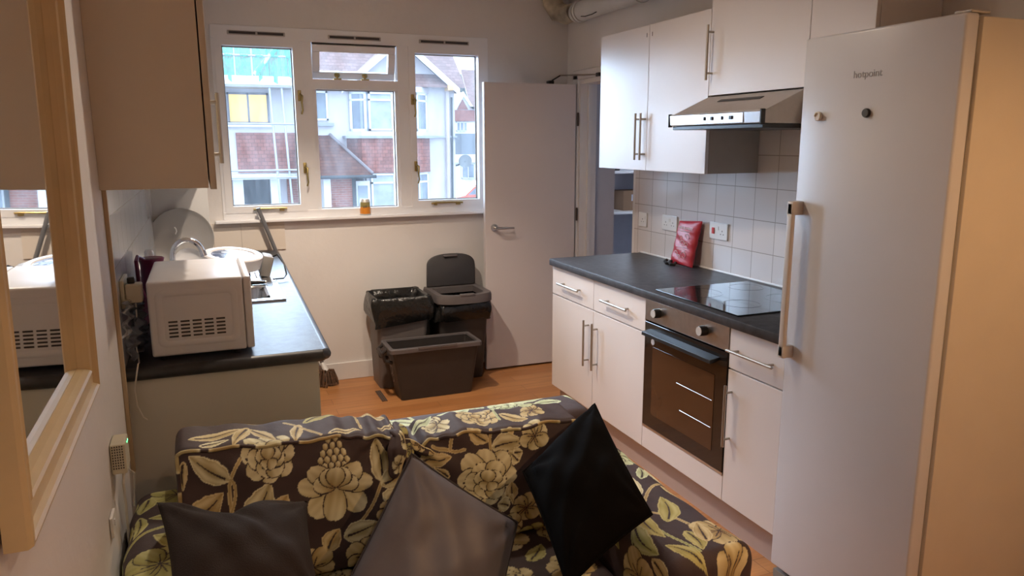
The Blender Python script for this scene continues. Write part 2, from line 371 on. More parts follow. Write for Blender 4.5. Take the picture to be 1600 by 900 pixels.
# ------------------------------------------------------------------ window
wn_ = bpy.data.objects.new('window_1', None); C.objects.link(wn_); wn_.location = (-1.47, W, 1.1); struct(wn_, 'white three-light window with a small open fanlight')
X0, X1, Z0, Z1 = -2.335, -.60, 1.10, 2.252
ya, yb = W-.006, W+.10
b = MB()
b.box(X0, X1, ya-.002, yb, 2.175, Z1, .003); b.box(X0, X1, ya-.002, yb, Z0, 1.149, .003)
for x0, x1 in ((X0, -2.31), (-1.832, -1.76), (-1.222, -1.145), (-.632, X1)): b.box(x0, x1, ya, yb-.002, 1.134, 2.176)
b.box(-1.761, -1.221, ya+.001, yb-.004, 1.895, 1.955)
b.box(-1.765, -1.74, ya+.015, yb, 1.13, 1.90); b.box(-1.24, -1.215, ya+.015, yb, 1.13, 1.90); b.box(-1.76, -1.22, ya+.015, yb, 1.13, 1.15)
b.fin('window_frame', M_UPVC, wn_)
def sash(x0, x1, z0, z1, wd, name='casement'):
    b = MB(); y0, y1 = W-.012, W+.07
    b.box(x0, x1, y0, y1, z1-wd, z1); b.box(x0, x1, y0, y1, z0, z0+wd)
    b.box(x0, x0+wd, y0, y1, z0+wd, z1-wd); b.box(x1-wd, x1, y0, y1, z0+wd, z1-wd)
    s = b.fin(name, M_UPVC, wn_)
    g = MB(); t = .006
    for a in ((x0+wd-t*0, x0+wd+t, z0+wd, z1-wd), (x1-wd-t, x1-wd, z0+wd, z1-wd), (x0+wd, x1-wd, z0+wd, z0+wd+t), (x0+wd, x1-wd, z1-wd-t, z1-wd)):
        g.box(a[0], a[1], W+.045, W+.055, a[2], a[3])
    g.fin('gasket', M_SEAL, s)
    MB().box(x0+wd, x1-wd, W+.055, W+.061, z0+wd, z1-wd).fin('pane', M_GLASS, s)
    return s
sash(-2.318, -1.830, 1.142, 2.178, .042)
sash(-1.148, -.628, 1.142, 2.178, .042)
g = MB(); t = .005
for a in ((-1.74, -1.74+t, 1.15, 1.895), (-1.24-t, -1.24, 1.15, 1.895), (-1.74, -1.24, 1.15, 1.15+t), (-1.74, -1.24, 1.895-t, 1.895)): g.box(a[0], a[1], W+.045, W+.055, a[2], a[3])
g.fin('gasket', M_SEAL, wn_)
MB().box(-1.74, -1.24, W+.055, W+.061, 1.15, 1.895).fin('pane', M_GLASS, wn_)
# fanlight hinged at the top, pushed out at the bottom
fx0, fx1, fz0, fz1, wd = -1.752, -1.228, 1.958, 2.170, .045
hinge = (-1.5, W+.02, fz1)
b = MB(); b.box(fx0, fx1, W, W+.04, fz1-wd, fz1, .004); b.box(fx0, fx1, W, W+.04, fz0, fz0+wd, .004); b.box(fx0, fx0+wd, W, W+.04, fz0+wd, fz1-wd); b.box(fx1-wd, fx1, W, W+.04, fz0+wd, fz1-wd)
b.rot(.30, hinge, 'X'); fan = b.fin('fanlight', M_UPVC, wn_)
b = MB(); b.box(fx0+wd, fx1-wd, W+.018, W+.023, fz0+wd, fz1-wd); b.rot(.30, hinge, 'X'); b.fin('pane', M_GLASS, fan)
MB().box(fx0, fx1, W-.005, W+.012, fz1-.001, fz1+.012).fin('hinge_gap_strip', M_SLOT, wn_)
for x in (-1.60, -1.425):
    b = MB(); b.lathe([(0, 0), (.016, 0), (.018, .008), (.009, .016), (0, .018)], (x, W+.05, 1.985), (0, -1, .3), 16); b.tube([(x, W+.04, 1.985), (x, W+.035, 1.96)], .005, 8)
    b.box(x-.03, x+.02, W-.002, W+.03, 1.955, 1.965, .002); b.fin('stay_knob', M_BRASS, wn_, True)
for x0, x1 in ((-2.24, -1.91), (-1.655, -1.325), (-1.075, -.735)):
    v = MB().box(x0, x1, ya-.010, ya+.002, 2.197, 2.221, .004).fin('trickle_vent', mat('vent_grey_frame', (.45, .42, .40), .5), wn_)
    xm = (x0+x1)/2
    b = MB(); b.box(x0+.01, xm-.006, ya-.012, ya-.008, 2.202, 2.216); b.box(xm+.006, x1-.01, ya-.012, ya-.008, 2.202, 2.216); b.fin('vent_slot', M_SLOT, v)
def espag(x, z, s):
    b = MB(); b.box(x-.010, x+.010, W-.024, W-.010, z-.02, z+.045, .003)
    b.tube([(x, W-.03, z+.02), (x+s*.012, W-.045, z+.01), (x+s*.008, W-.047, z-.03), (x+s*.012, W-.047, z-.075), (x+s*.004, W-.045, z-.10)], [.008, .007, .006, .005, .005], 10)
    b.fin('casement_handle', M_BRASS, wn_, True)
espag(-1.845, 1.84, 1); espag(-1.835, 1.40, 1); espag(-1.130, 1.83, 1); espag(-1.118, 1.40, 1)
for x0, x1 in ((-2.16, -1.96), (-1.02, -.80)):
    b = MB(); b.tube([(x0, W-.025, 1.163), (x0+.03, W-.028, 1.168), (x1-.02, W-.028, 1.168), (x1, W-.025, 1.165)], [.006, .007, .005, .007], 8)
    b.box(x1-.045, x1-.015, W-.03, W-.010, 1.150, 1.168, .003); b.box(x0+.02, x0+.04, W-.03, W-.010, 1.150, 1.166, .003); b.fin('window_stay', M_BRASS, wn_, True)
struct(MB().box(-2.385, -.585, W-.05, W+.02, 1.083, 1.102, .004).fin('trim_4', M_UPVC))

cn = thing('drink_can', 'small orange and silver drink can on the window sill', 'can', (-1.468, W-.017, 1.102))
MB().lathe([(0, 0), (.024, 0), (.033, .008), (.033, .094), (.027, .103), (.026, .106), (0, .104)], (-1.468, W-.017, 1.102)).fin('can_body', mat('can_silver', (.66, .66, .64), .35, .3), cn, True)
MB().lathe([(.0334, .010), (.0336, .012), (.0336, .052), (.0334, .054)], (-1.468, W-.017, 1.102)).fin('orange_band', mat('can_orange', (.75, .27, .03), .35), cn, True)
MB().lathe([(.0334, .054), (.0337, .056), (.0337, .083), (.0334, .085)], (-1.468, W-.017, 1.102)).fin('olive_band', mat('can_olive', (.32, .27, .10), .35), cn, True)
b = MB()
for k in range(5): x = -1.486+k*.0085; yy = W-.017-math.sqrt(.0337**2-(x+.006+1.468)**2)-.0004; b.box(x, x+.0045, yy, yy+.001, 1.150+k*.0012, 1.165+k*.0012)
b.fin('printed_marks', mat('can_print', (.10, .08, .07), .5), cn)

# ------------------------------------------------------------------ right-hand kitchen run
XF = -.6
def front(y0, y1, z0, z1, parent, name='door', m=None, x=XF, th=.018):
    return MB().box(x, x+th, y1+.0015, y0-.0015, z0+.0015, z1-.0015, .0012).fin(name, m or M_CAB, parent)
def carcass(y0, y1, z0, z1, parent, x=XF+.019, xb=-.009, name='carcass'):
    return MB().box(x, xb, y1+.0005, y0-.0005, z0, z1).fin(name, M_CAB, parent)
LBL = ['white base cabinet at the doorway end of the worktop, upright handle on its right', 'white base cabinet between the end cabinet and the oven, upright handle on its left']
for i, (y0, y1) in enumerate(((0, -.5), (-.5, -1.0))):
    t = thing('base_cabinet', LBL[i], 'cabinet', (-.3, (y0+y1)/2, 0), 'white base cabinets under the hob worktop')
    carcass(y0, y1, .15, .868, t)
    d = front(y0, y1, .15, .703, t)
    hy = y1+.048 if i == 0 else y0-.048
    hy = -.452 if i == 0 else -.545
    bar_handle((XF, hy, .645), (XF, hy, .395), (-1, 0, 0), d)
    dw = front(y0, y1, .706, .868, t, 'drawer')
    ym = (y0+y1)/2
    bar_handle((XF, ym+.125, .785), (XF, ym-.125, .785), (-1, 0, 0), dw)
t = thing('base_cabinet', 'narrow white base cabinet between the oven and the fridge', 'cabinet', (-.3, -1.75, 0), 'white base cabinets under the hob worktop')
carcass(-1.6, -1.9, .15, .868, t); d = front(-1.6, -1.9, .15, .703, t); bar_handle((XF, -1.628, .645), (XF, -1.628, .395), (-1, 0, 0), d)
dw = front(-1.6, -1.9, .706, .868, t, 'drawer'); bar_handle((XF, -1.622, .785), (XF, -1.872, .785), (-1, 0, 0), dw)
struct(MB().box(-.545, -.53, -1.9, -.0, .0, .149).fin('trim_5', M_PLINTH), None)
struct(MB().box(-.53, -.01, -.018, -.0, .0, .149).fin('trim_6', M_PLINTH), None)

# oven
ov = thing('built_in_oven', 'built-in black glass oven with steel control panel between white cabinets', 'oven', (-.3, -1.3, .15))
MB().box(XF+.02, -.05, -1.598, -1.002, .262, .866).fin('oven_body', M_SLOT, ov)
MB().box(XF-.004, XF+.02, -1.598, -1.002, .770, .868, .002).fin('control_panel', M_STEEL, ov)
for y, in ((-1.115,), (-1.45,)):
    k = MB(); k.lathe([(0, 0), (.021, 0), (.021, .012), (.0195, .028), (.017, .031), (0, .031)], (XF-.004, y, .820), (-1, 0, 0), 28); k = k.fin('control_knob', M_BLACK, ov, True)
    MB().lathe([(0, 0), (.018, 0), (.018, .003), (0, .003)], (XF-.0345, y, .820), (-1, 0, 0), 28).fin('knob_cap', mat('silver_knob_cap', (.62, .60, .58), .35, .2), k, True)
od = MB().box(XF-.004, XF+.015, -1.596, -1.004, .268, .762, .002).fin('door', M_OVENGL, ov)
MB().box(XF-.0055, XF-.0042, -1.525, -1.075, .335, .655).fin('window_glass', mat('brown_oven_window', (.06, .028, .014), .06, spec=.6), od)
b = MB(); b.poly([(XF-.004, -1.05, .735), (XF-.05, -1.05, .728), (XF-.052, -1.05, .712), (XF-.040, -1.05, .712), (XF-.004, -1.05, .722)], (0, -.50, 0), .0015); b.fin('handle', M_BLACK, od)
MB().lathe([(0, 0), (.014, 0), (.014, .0015), (0, .0015)], (XF-.0045, -1.075, .678), (-1, 0, 0), 24).fin('round_sticker', M_PLW, od)
for z, ya_, yb_ in ((.545, -1.27, -1.515), (.430, -1.30, -1.515)): MB().tube([(XF-.0062, ya_, z), (XF-.0062, yb_, z)], .0016, 6).fin('shelf_rail', M_STEEL, od)
MB().box(XF-.003, XF+.01, -1.598, -1.002, .258, .267).fin('bottom_trim', M_STEEL, ov)
front(-1.0, -1.6, .15, .256, ov, 'lower_panel')

# worktop + hob
b = MB(); b.poly([(-.622, .005, .871), (-.0085, .005, .871), (-.0085, -1.902, .871), (-.622, -1.902, .871)], (0, 0, .039), .006)
tag(b.fin('worktop', M_WORK, None, True), 'dark speckled worktop over the white cabinets and oven', 'worktop')
struct(MB().box(-.016, -.008, -1.9, .0, .908, .918, .003).fin('trim_7', M_UPVC))
hb = thing('ceramic_hob', 'black glass hob with four rings set on the dark worktop', 'hob', (-.33, -1.33, .91))
MB().box(-.585, -.075, -1.62, -1.05, .911, .9165, .002).fin('glass_top', M_HOBGLASS, hb)
for x, y, r in ((-.455, -1.19, .105), (-.18, -1.17, .078), (-.43, -1.45, .078), (-.175, -1.45, .105)):
    MB().lathe([(r-.005, .9166), (r-.005, .9170), (r, .9170), (r, .9166)], (x, y, 0), n=48).fin('hob_ring', M_HOBRING, hb)
    
# sockets
def socket(y0, y1, z0, z1, label, kind):
    t = thing('wall_socket', label, 'socket', (-.008, (y0+y1)/2, z0), 'sockets on the tiled wall by the hob')
    MB().box(-.017, -.0085, y1, y0, z0, z1, .003).fin('faceplate', M_PLW, t)
    def holes(y, z):
        b = MB()
        b.box(-.0178, -.0168, y-.002, y+.002, z+.006, z+.014); b.box(-.0178, -.0168, y-.014, y-.008, z-.008, z-.004); b.box(-.0178, -.0168, y+.008, y+.014, z-.008, z-.004)
        b.fin('pin_holes', M_SLOT, t)
    zc = (z0+z1)/2
    if kind == 'double':
        holes((y0*.74+y1*.26), zc-.006); holes((y0*.26+y1*.74), zc-.006)
        for f in (.46, .54): MB().box(-.020, -.0165, y0*(1-f)+y1*f-.005, y0*(1-f)+y1*f+.005, zc+.008, zc+.026, .001).fin('rocker_switch', M_PLW, t)
    elif kind == 'cooker':
        MB().box(-.0215, -.0165, y0-.044, y0-.024, zc-.016, zc+.016, .002).fin('rocker_switch', mat('red_rocker', (.55, .03, .03), .3), t)
        holes(y0*.28+y1*.72, zc-.008); MB().box(-.020, -.0165, (y0+y1)/2-.004, (y0+y1)/2+.004, zc+.006, zc+.024, .001).fin('rocker_switch', M_PLW, t)
    else:
        holes((y0+y1)/2, zc-.006); MB().box(-.020, -.0165, y1+.012, y1+.022, zc+.004, zc+.022, .001).fin('rocker_switch', M_PLW, t)
socket(.025, -.061, 1.068, 1.154, 'single white wall socket nearest the doorway', 'single')
socket(-.225, -.371, 1.073, 1.159, 'double white wall socket just left of the red pouch', 'double')
socket(-.665, -.811, 1.075, 1.161, 'white cooker socket with a red switch, right of the red pouch', 'cooker')

# red fire blanket pouch leaning on the tiles
fb = thing('fire_blanket_pouch', 'red fire blanket pouch leaning on the tiles behind the hob', 'fire blanket', (-.07, -.5, .911))
def pouch(nu=26, nv=34):
    P = []
    for j in range(nv+1):
        v = j/nv; row = []
        for i in range(2*nu):
            a = i/(2*nu)*2*PI
            s = math.copysign(abs(math.cos(a))**.55, math.cos(a)); t_ = math.copysign(abs(math.sin(a))**.8, math.sin(a))
            env = (1-abs(2*v-1)**6)**.5
            wdt = .092*(1+.10*abs(2*v-1)**3); th = .004+.017*env
            yc = -.515-.008*v; xc = -.078+.046*v
            crk = .003*math.sin(v*23+s*3)*env
            y = yc-s*wdt; zz = .913+.238*v+(.008*s if v > .9 else 0); x = xc+t_*(th+crk)
            row.append((x, y, zz))
        P.append(row+[row[0]])
    return P
b = MB(); P = pouch(); b.grid(P); b.bm.verts.ensure_lookup_table()
bmesh.ops.remove_doubles(b.bm, verts=b.bm.verts, dist=1e-5); bmesh.ops.holes_fill(b.bm, edges=[e for e in b.bm.edges if e.is_boundary]); b.fin('pouch', M_RED, fb, True)
def on_pouch(a, v): return V((-.078+.046*v-.0235, -.515-.008*v-a, .913+.238*v))
fy, fz = (0, -1, 0), V((.19, -.03, 1))
text('FIRE BLANKET', .020, on_pouch(0, .84), fy, fz, M_PRINTW, fb, 'title_lettering')
for v, wd_ in ((.77, .045), (.42, .05), (.36, .04)):
    b = MB(); c_ = on_pouch(0, v); b.tube([c_+V((0, wd_, 0)), c_+V((0, -wd_, 0))], .0016, 6); b.fin('printed_line', M_PRINTW, fb)
for a, v, s in ((.03, .66, .018), (-.025, .62, .012), (.0, .50, .02), (.035, .49, .012), (-.04, .27, .014), (.03, .25, .022), (-.01, .2, .013)):
    c_ = on_pouch(a, v); b = MB()
    b.tube([c_+V((0, s*math.cos(k), s*.8*math.sin(k))) for k in [x*.55 for x in range(8)]], .0016, 6); b.tube([c_+V((0, -s*.5, -s*.8)), c_+V((0, s*.5, -s*.3))], .0014, 6); b.fin('pictogram', M_PRINTW, fb)
b = MB()
for a in (-.055, -.01): 
    b.tube([(-.105, -.505-a+.03, .93), (-.125, -.505-a+.02, .925), (-.13, -.505-a, .918), (-.115, -.505-a-.012, .916), (-.1, -.505-a, .925)], .008, 8)
b.fin('pull_tape', M_BLACKM, fb, True)

# wall cabinets on the right
XU = -.31; ZB, ZT = 1.4225, 2.144
UL = ['white wall cabinet nearest the doorway, lower right handle', 'white wall cabinet left of the extractor hood']
for i, (y0, y1) in enumerate(((0, -.5), (-.5, -1.0))):
    t = thing('wall_cabinet', UL[i], 'cabinet', (-.15, (y0+y1)/2, ZB), 'white wall cabinets on the right')
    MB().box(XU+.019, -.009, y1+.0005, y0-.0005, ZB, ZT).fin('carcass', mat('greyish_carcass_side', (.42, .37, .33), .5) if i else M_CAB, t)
    d = front(y0, y1, ZB-.002, ZT, t, x=XU)
    hy = -.452 if i == 0 else -.515
    hy = (-.437, -.487)[i]
    bar_handle((XU, hy, 1.475), (XU, hy, 1.712), (-1, 0, 0), d)
    MB().box(XU-.001, XU+.001, -.478 if i == 0 else -.528, -.474 if i == 0 else -.524, 2.085, 2.105).fin('hinge_mark', M_SLOT, d)
t = thing('wall_cabinet', 'shallow white wall cabinet directly above the extractor hood', 'cabinet', (-.15, -1.3, 1.77), 'white wall cabinets on the right')
MB().box(XU+.019, -.009, -1.5995, -1.0005, 1.77, 2.26).fin('carcass', M_CAB, t); d = front(-1.0, -1.6, 1.768, 2.26, t, x=XU)
bar_handle((XU, -1.02, 1.835), (XU, -1.02, 2.07), (-1, 0, 0), d)
t = thing('wall_cabinet', 'narrow white wall cabinet over the fridge end of the worktop', 'cabinet', (-.15, -1.75, ZB), 'white wall cabinets on the right')
MB().box(XU+.019, -.009, -1.8995, -1.6005, ZB, 2.26).fin('carcass', M_CAB, t); front(-1.6, -1.9, ZB-.002, 2.26, t, x=XU)

# extractor hood
hd = thing('extractor_hood', 'slim stainless steel extractor hood under the shallow cabinet', 'extractor hood', (-.25, -1.3, 1.61))
b = MB(); prof = [(-.009, 1.635), (-.498, 1.635), (-.498, 1.682), (-.312, 1.764), (-.009, 1.764)]
b.poly([(x, -1.598, z) for x, z in prof], (0, .592, 0), .002); b.fin('hood_body', mat('hood_steel', (.42, .39, .37), .3, .9, nscale=40), hd)
b = MB(); b.poly([(-.500, -1.60, 1.634), (-.512, -1.60, 1.637), (-.514, -1.60, 1.68), (-.500, -1.60, 1.685)], (0, .598, 0), .002); b.fin('front_panel', mat('bright_steel', (.72, .73, .76), .22, 1), hd)
MB().box(-.498, -.009, -1.594, -1.01, 1.618, 1.634, .002).fin('filter_grille', M_BLACK, hd)
MB().box(-.517, -.497, -1.605, -1.594, 1.63, 1.688, .003).fin('end_cap', M_BLACK, hd)
MB().box(-.517, -.497, -1.006, -1.000, 1.63, 1.686, .002).fin('end_cap', M_BLACK, hd)
MB().box(-.516, -.5135, -1.50, -1.22, 1.640, 1.678, .001).fin('switch_plate', mat('switch_plate_steel', (.62, .62, .64), .3, 1), hd)
for y, w_ in ((-1.262, .006), (-1.31, .013), (-1.375, .006), (-1.43, .018)):
    MB().box(-.521, -.516, y-w_/2, y+w_/2, 1.653, 1.667, .0015).fin('slide_switch', M_BLACK, hd)
b = MB(); sl = V((-.186, 0, -.082)).normalized()
for yy in (0,):
    p0 = V((-.36, -1.16, 1.7435)); b.poly([p0, p0+V((0, -.27, 0)), p0+V((0, -.27, 0))+sl*.022, p0+sl*.022], (-.0006, 0, .0015))
b.fin('top_grille', M_SLOT, hd)

# duct above the wall cabinets
dc = thing('ventilation_duct', 'white round ventilation duct running under the ceiling above the cabinets', 'duct', (-.1, -.3, 2.42))
b = MB(); b.tube([(-.075, .72, 2.402), (-.075, -4, 2.402)], .062, 28); b.fin('duct_pipe', M_PIPE, dc, True)
for y in (.70, -.02): MB().tube([(-.075, y+.012, 2.402), (-.075, y-.012, 2.402)], .068, 28).fin('duct_collar', M_PIPE, dc, True)
b = MB(); b.lathe([(0, 0), (.03, .0), (.055, -.015), (.066, -.045), (.066, -.07), (0, -.07)], (-.075, .80, 2.402), (0, 1, 0), 28); b.fin('duct_cap', M_PIPE, dc, True)
b = MB(); b.tube([(-.085, .80, 2.41), (-.10, .87, 2.405), (-.13, .94, 2.43), (-.16, .965, 2.49), (-.17, .97, 2.599)], [.058, .064, .066, .066, .066], 24); b.fin('duct_elbow', M_PIPED, dc, True)
b = MB(); b.tube([(-.13, .60, 2.352), (-.145, .52, 2.339), (-.13, .45, 2.343), (-.11, .42, 2.357)], .003, 6); b.fin('loose_wire', M_BLACKM, dc, True)

# fridge
FX, FY0, FW, FH = -.612, -1.905, .56, 1.89
fr = thing('tall_fridge', 'tall white fridge at the near end of the worktop', 'fridge', (-.3, -2.185, 0))
FY1 = FY0-FW
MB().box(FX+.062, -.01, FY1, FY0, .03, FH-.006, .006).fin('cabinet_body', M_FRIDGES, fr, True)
fd = MB().box(FX, FX+.048, FY1, FY0-.002, .05, FH, .008, 3).fin('door', M_FRIDGE, fr, True)
MB().box(FX+.048, FX+.062, FY1+.012, FY0-.012, .06, FH-.015).fin('door_seal', M_SEAL, fr)
MB().box(FX+.02, FX+.09, FY1+.004, FY1+.055, FH+.0005, FH+.010, .004).fin('hinge_cover', M_STEEL, fr)
MB().box(FX+.01, FX+.5, FY1+.01, FY0-.01, 0, .03).fin('plinth', M_SEAL, fr)
b = MB(); hx = FX-.045; hy = FY0-.030
b.box(hx, hx+.016, hy-.013, hy+.013, .845, 1.372, .005, 3)
b.box(hx, FX+.001, hy-.014, hy+.014, 1.33, 1.375, .004); b.box(hx, FX+.001, hy-.014, hy+.014, .842, .885, .004)
b.fin('handle', mat('handle_champagne_metal', (.58, .53, .48), .4, .1), fd, True)
text('hotpoint', .030, (FX-.0006, -2.165, 1.762), (0, -1, 0), (0, 0, 1), M_GREYP, fd, 'logo_lettering')
def magnet(y, z, m, label, r=.0135):
    t = thing('fridge_magnet', label, 'magnet', (FX-.005, y, z-r))
    MB().lathe([(0, 0), (r, 0), (r, .006), (r*.85, .009), (0, .009)], (FX-.001, y, z), (-1, 0, 0), 28).fin('disc', m, t, True)
    return t
magnet(-2.176, 1.650, M_BLACK, 'round black magnet on the fridge door')
t = magnet(-1.988, 1.646, M_PLW, 'round white clip magnet on the fridge door near its handle edge', .0145)
b = MB(); b.tube([(FX-.012, -1.992+.012*math.cos(a), 1.646+.012*math.sin(a)) for a in [x*.5 for x in range(9)]], .0025, 8); b.fin('clip', M_CREAMP, t, True)

# ------------------------------------------------------------------ left-hand run
# base unit under the left worktop
def lx(y): return -2.112+(y+1.455)*.0265   # front edge of the left worktop (slightly out of parallel)
t = thing('sink_base_unit', 'cream base unit under the sink worktop, seen from its end panel', 'cabinet', (-2.4, -.2, 0))
MB().poly([(XL+.009, -1.438, 0), (-2.150, -1.438, 0), (-2.150+.0265*2.4, .955, 0), (XL+.009, .955, 0)], (0, 0, .752)).fin('carcass', M_CREAM2, t)
MB().box(XL+.001, -2.133, -1.456, -1.439, .0, .869, .001).fin('end_panel', M_CREAM2, t)
for k in range(4):
    y0 = -1.437+k*.597; y1 = y0+.594; a = .0
    x0 = -2.147+.0265*(y0+1.455); x1 = -2.147+.0265*(y1+1.455)
    b = MB(); b.poly([(x0, y0, .15), (x0+.018, y0, .15), (x1+.018, y1, .15), (x1, y1, .15)], (0, 0, .715), .001)
    if k == 2: b.rot(-math.radians(6), (x1, y1, 0))
    d = b.fin('door', M_EDGE, t)
    if k < 2: bar_handle((x0+.018, y0+.06 if k else y1-.06, .62), (x0+.018, y0+.06 if k else y1-.06, .82), (1, 0, 0), d)
b = MB(); x0, x1, y0, y1 = XL+.009, lx(-1.455), -1.462, .962
SX0, SX1, SY0, SY1 = -2.60, -2.165, -.60, .30     # sink cut-out
for q in ([(x0, y0), (x1, y0), (lx(SY0), SY0), (x0, SY0)], [(x0, SY1), (lx(SY1), SY1), (lx(y1), y1), (x0, y1)],
          [(x0, SY0), (SX0, SY0), (SX0, SY1), (x0, SY1)], [(SX1, SY0), (lx(SY0), SY0), (lx(SY1), SY1), (SX1, SY1)]):
    b.poly([(x, y, .871) for x, y in q], (0, 0, .039))
bmesh.ops.remove_doubles(b.bm, verts=b.bm.verts, dist=1e-4)
wt = thing('worktop', 'dark worktop with the steel sink and microwave along the left wall', 'worktop', (-2.4, -.2, .871))
b.fin('worktop_slab', M_WORK, wt)
b = MB(); b.tube([(x0, y0, .8905), (x1-.006, y0, .8905), (x1+.004, y0+.012, .8905), (lx(y1), y1, .8905)], .0196, 12); b.fin('rounded_edge', M_WORKEDGE, wt, True)

# sink
sk = thing('kitchen_sink', 'stainless steel sink with drainer set in the left worktop', 'sink', (-2.38, -.15, .91))
b = MB()
def rrect(x0, x1, y0, y1, r, z, n=6):
    out = []
    for cx, cy, a0 in ((x1-r, y1-r, 0), (x0+r, y1-r, PI/2), (x0+r, y0+r, PI), (x1-r, y0+r, 1.5*PI)):
        for k in range(n+1): a = a0+PI/2*k/n; out.append((cx+r*math.cos(a), cy+r*math.sin(a), z))
    return out
def basin(b, x0, x1, y0, y1, depth, r=.06):
    rings = [rrect(x0-.012, x1+.012, y0-.012, y1+.012, r+.01, .9175), rrect(x0, x1, y0, y1, r, .914), rrect(x0+.008, x1-.008, y0+.008, y1-.008, r, .90), rrect(x0+.02, x1-.02, y0+.02, y1-.02, r, .91-depth+.02), rrect(x0+.05, x1-.05, y0+.05, y1-.05, r*.8, .91-depth), rrect((x0+x1)/2-.01, (x0+x1)/2+.01, (y0+y1)/2-.01, (y0+y1)/2+.01, .009, .91-depth-.004)]
    vs = [[b.bm.verts.new(p) for p in R] for R in rings]; n = len(vs[0])
    for A, B in zip(vs, vs[1:]):
        for k in range(n): b.bm.faces.new((A[k], A[(k+1) % n], B[(k+1) % n], B[k]))
    b.bm.faces.new(vs[-1])
    return vs[0]
R1 = basin(b, -2.55, -2.215, -.555, -.245, .15)
R2 = basin(b, -2.50, -2.27, -.205, -.095, .09, .04)
b.fin('basin', M_SINK, sk, True)
b = MB()   # rim and drainer plate around the bowls
z0_, z1_ = .911, .9165
for a in ((-2.62, -2.148, -.625, -.567), (-2.62, -2.562, -.567, .32), (-2.203, -2.148, -.567, .32), (-2.562, -2.203, -.233, -.217), (-2.562, -2.512, -.217, -.083), (-2.258, -2.203, -.217, -.083), (-2.562, -2.203, -.083, .32)):
    b.box(*a, z0_, z1_)
b.box(-2.622, -2.618, -.627, .322, z0_, .9195); b.box(-2.150, -2.146, -.627, .322, z0_, .9195); b.box(-2.622, -2.146, -.629, -.624, z0_, .9195)
b.fin('sink_top', M_SINK, sk)
b = MB()
for k in range(9): x = -2.53+k*.038; b.tube([(x, -.04, .9172), (x, .29, .9172)], .0035, 6)
b.fin('drainer_ribs', M_SINK, sk, True)
# tap
tp = thing('kitchen_tap', 'chrome swan neck kitchen tap behind the microwave', 'tap', (-2.585, -.30, .917))
b = MB(); b.lathe([(0, 0), (.028, 0), (.026, .012), (.018, .03), (.016, .06), (0, .06)], (-2.585, -.30, .917), n=24); b.fin('tap_base', M_CHROME, tp, True)
pts = [(-2.585, -.30, .96), (-2.585, -.30, 1.04)]+[(-2.522-.063*math.cos(a), -.30, 1.075+.075*math.sin(a)) for a in [PI*.9*k/12 for k in range(13)]]
b = MB(); b.tube(pts, .0115, 16); e = V(pts[-1]); b.tube([e, e+V((.006, 0, -.022))], .014, 16); b.fin('spout', M_CHROME, tp, True)
b = MB(); b.tube([(-2.585, -.30, .965), (-2.585, -.35, .985), (-2.585, -.385, .99)], .007, 10); b.fin('lever', M_CHROME, tp, True)
# knife on the sink
kn = thing('kitchen_knife', 'knife with a black handle lying across the sink', 'knife', (-2.27, -.23, .918))
b = MB(); b.tube([(-2.325, -.225, .926), (-2.26, -.228, .927), (-2.205, -.232, .926)], [.008, .0095, .0085], 10); b.fin('handle', M_BLACK, kn, True)
b = MB(); b.poly([(-2.325, -.215, .925), (-2.46, -.200, .925), (-2.45, -.232, .925), (-2.325, -.236, .925)], (0, 0, .0018)); b.fin('blade', M_STEEL, kn)
MB().ball((-2.199, -.233, .926), .008, sub=2).fin('butt_cap', M_STEEL, kn, True)

# round tray and small plate behind the tap
tr = thing('round_tray', 'large grey round tray propped against the corner boxing', 'tray', (-2.565, .42, .912))
ax = V((0, -1, .16)).normalized()
MB().lathe([(0, 0), (.140, 0), (.152, .010), (.158, .012), (.160, .009), (.150, -.004), (0, -.004)], (-2.562, .438, 1.072), ax, 56).fin('tray_disc', mat('grey_enamel', (.32, .31, .30), .35, .2, noise=.06), tr, True)
b = MB(); b.tube([(-2.592, .415, 1.135), (-2.586, .41, 1.128), (-2.583, .408, 1.115), (-2.59, .405, 1.10)], .003, 8); b.fin('hook', M_PLW, tr, True)
pl = thing('saucer', 'small pale round dish standing behind the tap', 'dish', (-2.55, .2, .912))
MB().lathe([(0, 0), (.05, 0), (.066, .012), (.068, .015), (.066, .013), (.045, -.004), (0, -.004)], (-2.532, .20, .981), V((0, -1, .35)).normalized(), 40).fin('dish', mat('pale_china', (.58, .58, .60), .25), pl, True)

# tilted round pot with patterned glass lid
dm = thing('electric_pan', 'round white pan with a blue patterned top tilted on the drainer', 'pan', (-2.34, .0, .918))
dax = V((.10, -.12, 1)).normalized(); dc_ = V((-2.330, -.10, 1.045))
b = MB(); b.lathe([(0, -.066), (.112, -.066), (.126, -.056), (.134, -.02), (.137, 0), (.131, .006), (.104, .006), (.100, .001), (0, .001)], dc_, dax, 56); b.fin('pan_body', mat('pan_white_enamel', (.62, .59, .58), .35), dm, True)
def pattern_mat():
    m = bpy.data.materials.new('blue_pattern_print'); m.use_nodes = True; n = m.node_tree; bs = n.nodes['Principled BSDF']
    tcn = n.nodes.new('ShaderNodeTexCoord'); v = n.nodes.new('ShaderNodeTexVoronoi'); v.inputs['Scale'].default_value = 26; n.links.new(tcn.outputs['Object'], v.inputs['Vector'])
    r = n.nodes.new('ShaderNodeValToRGB'); r.color_ramp.interpolation = 'CONSTANT'; r.color_ramp.elements[0].color = (.40, .45, .55, 1); r.color_ramp.elements[1].color = (.07, .10, .18, 1); r.color_ramp.elements[1].position = .45
    e_ = r.color_ramp.elements.new(.7); e_.color = (.22, .27, .38, 1)
    n.links.new(v.outputs['Distance'], r.inputs[0]); n.links.new(r.outputs[0], bs.inputs['Base Color']); bs.inputs['Roughness'].default_value = .2
    return m
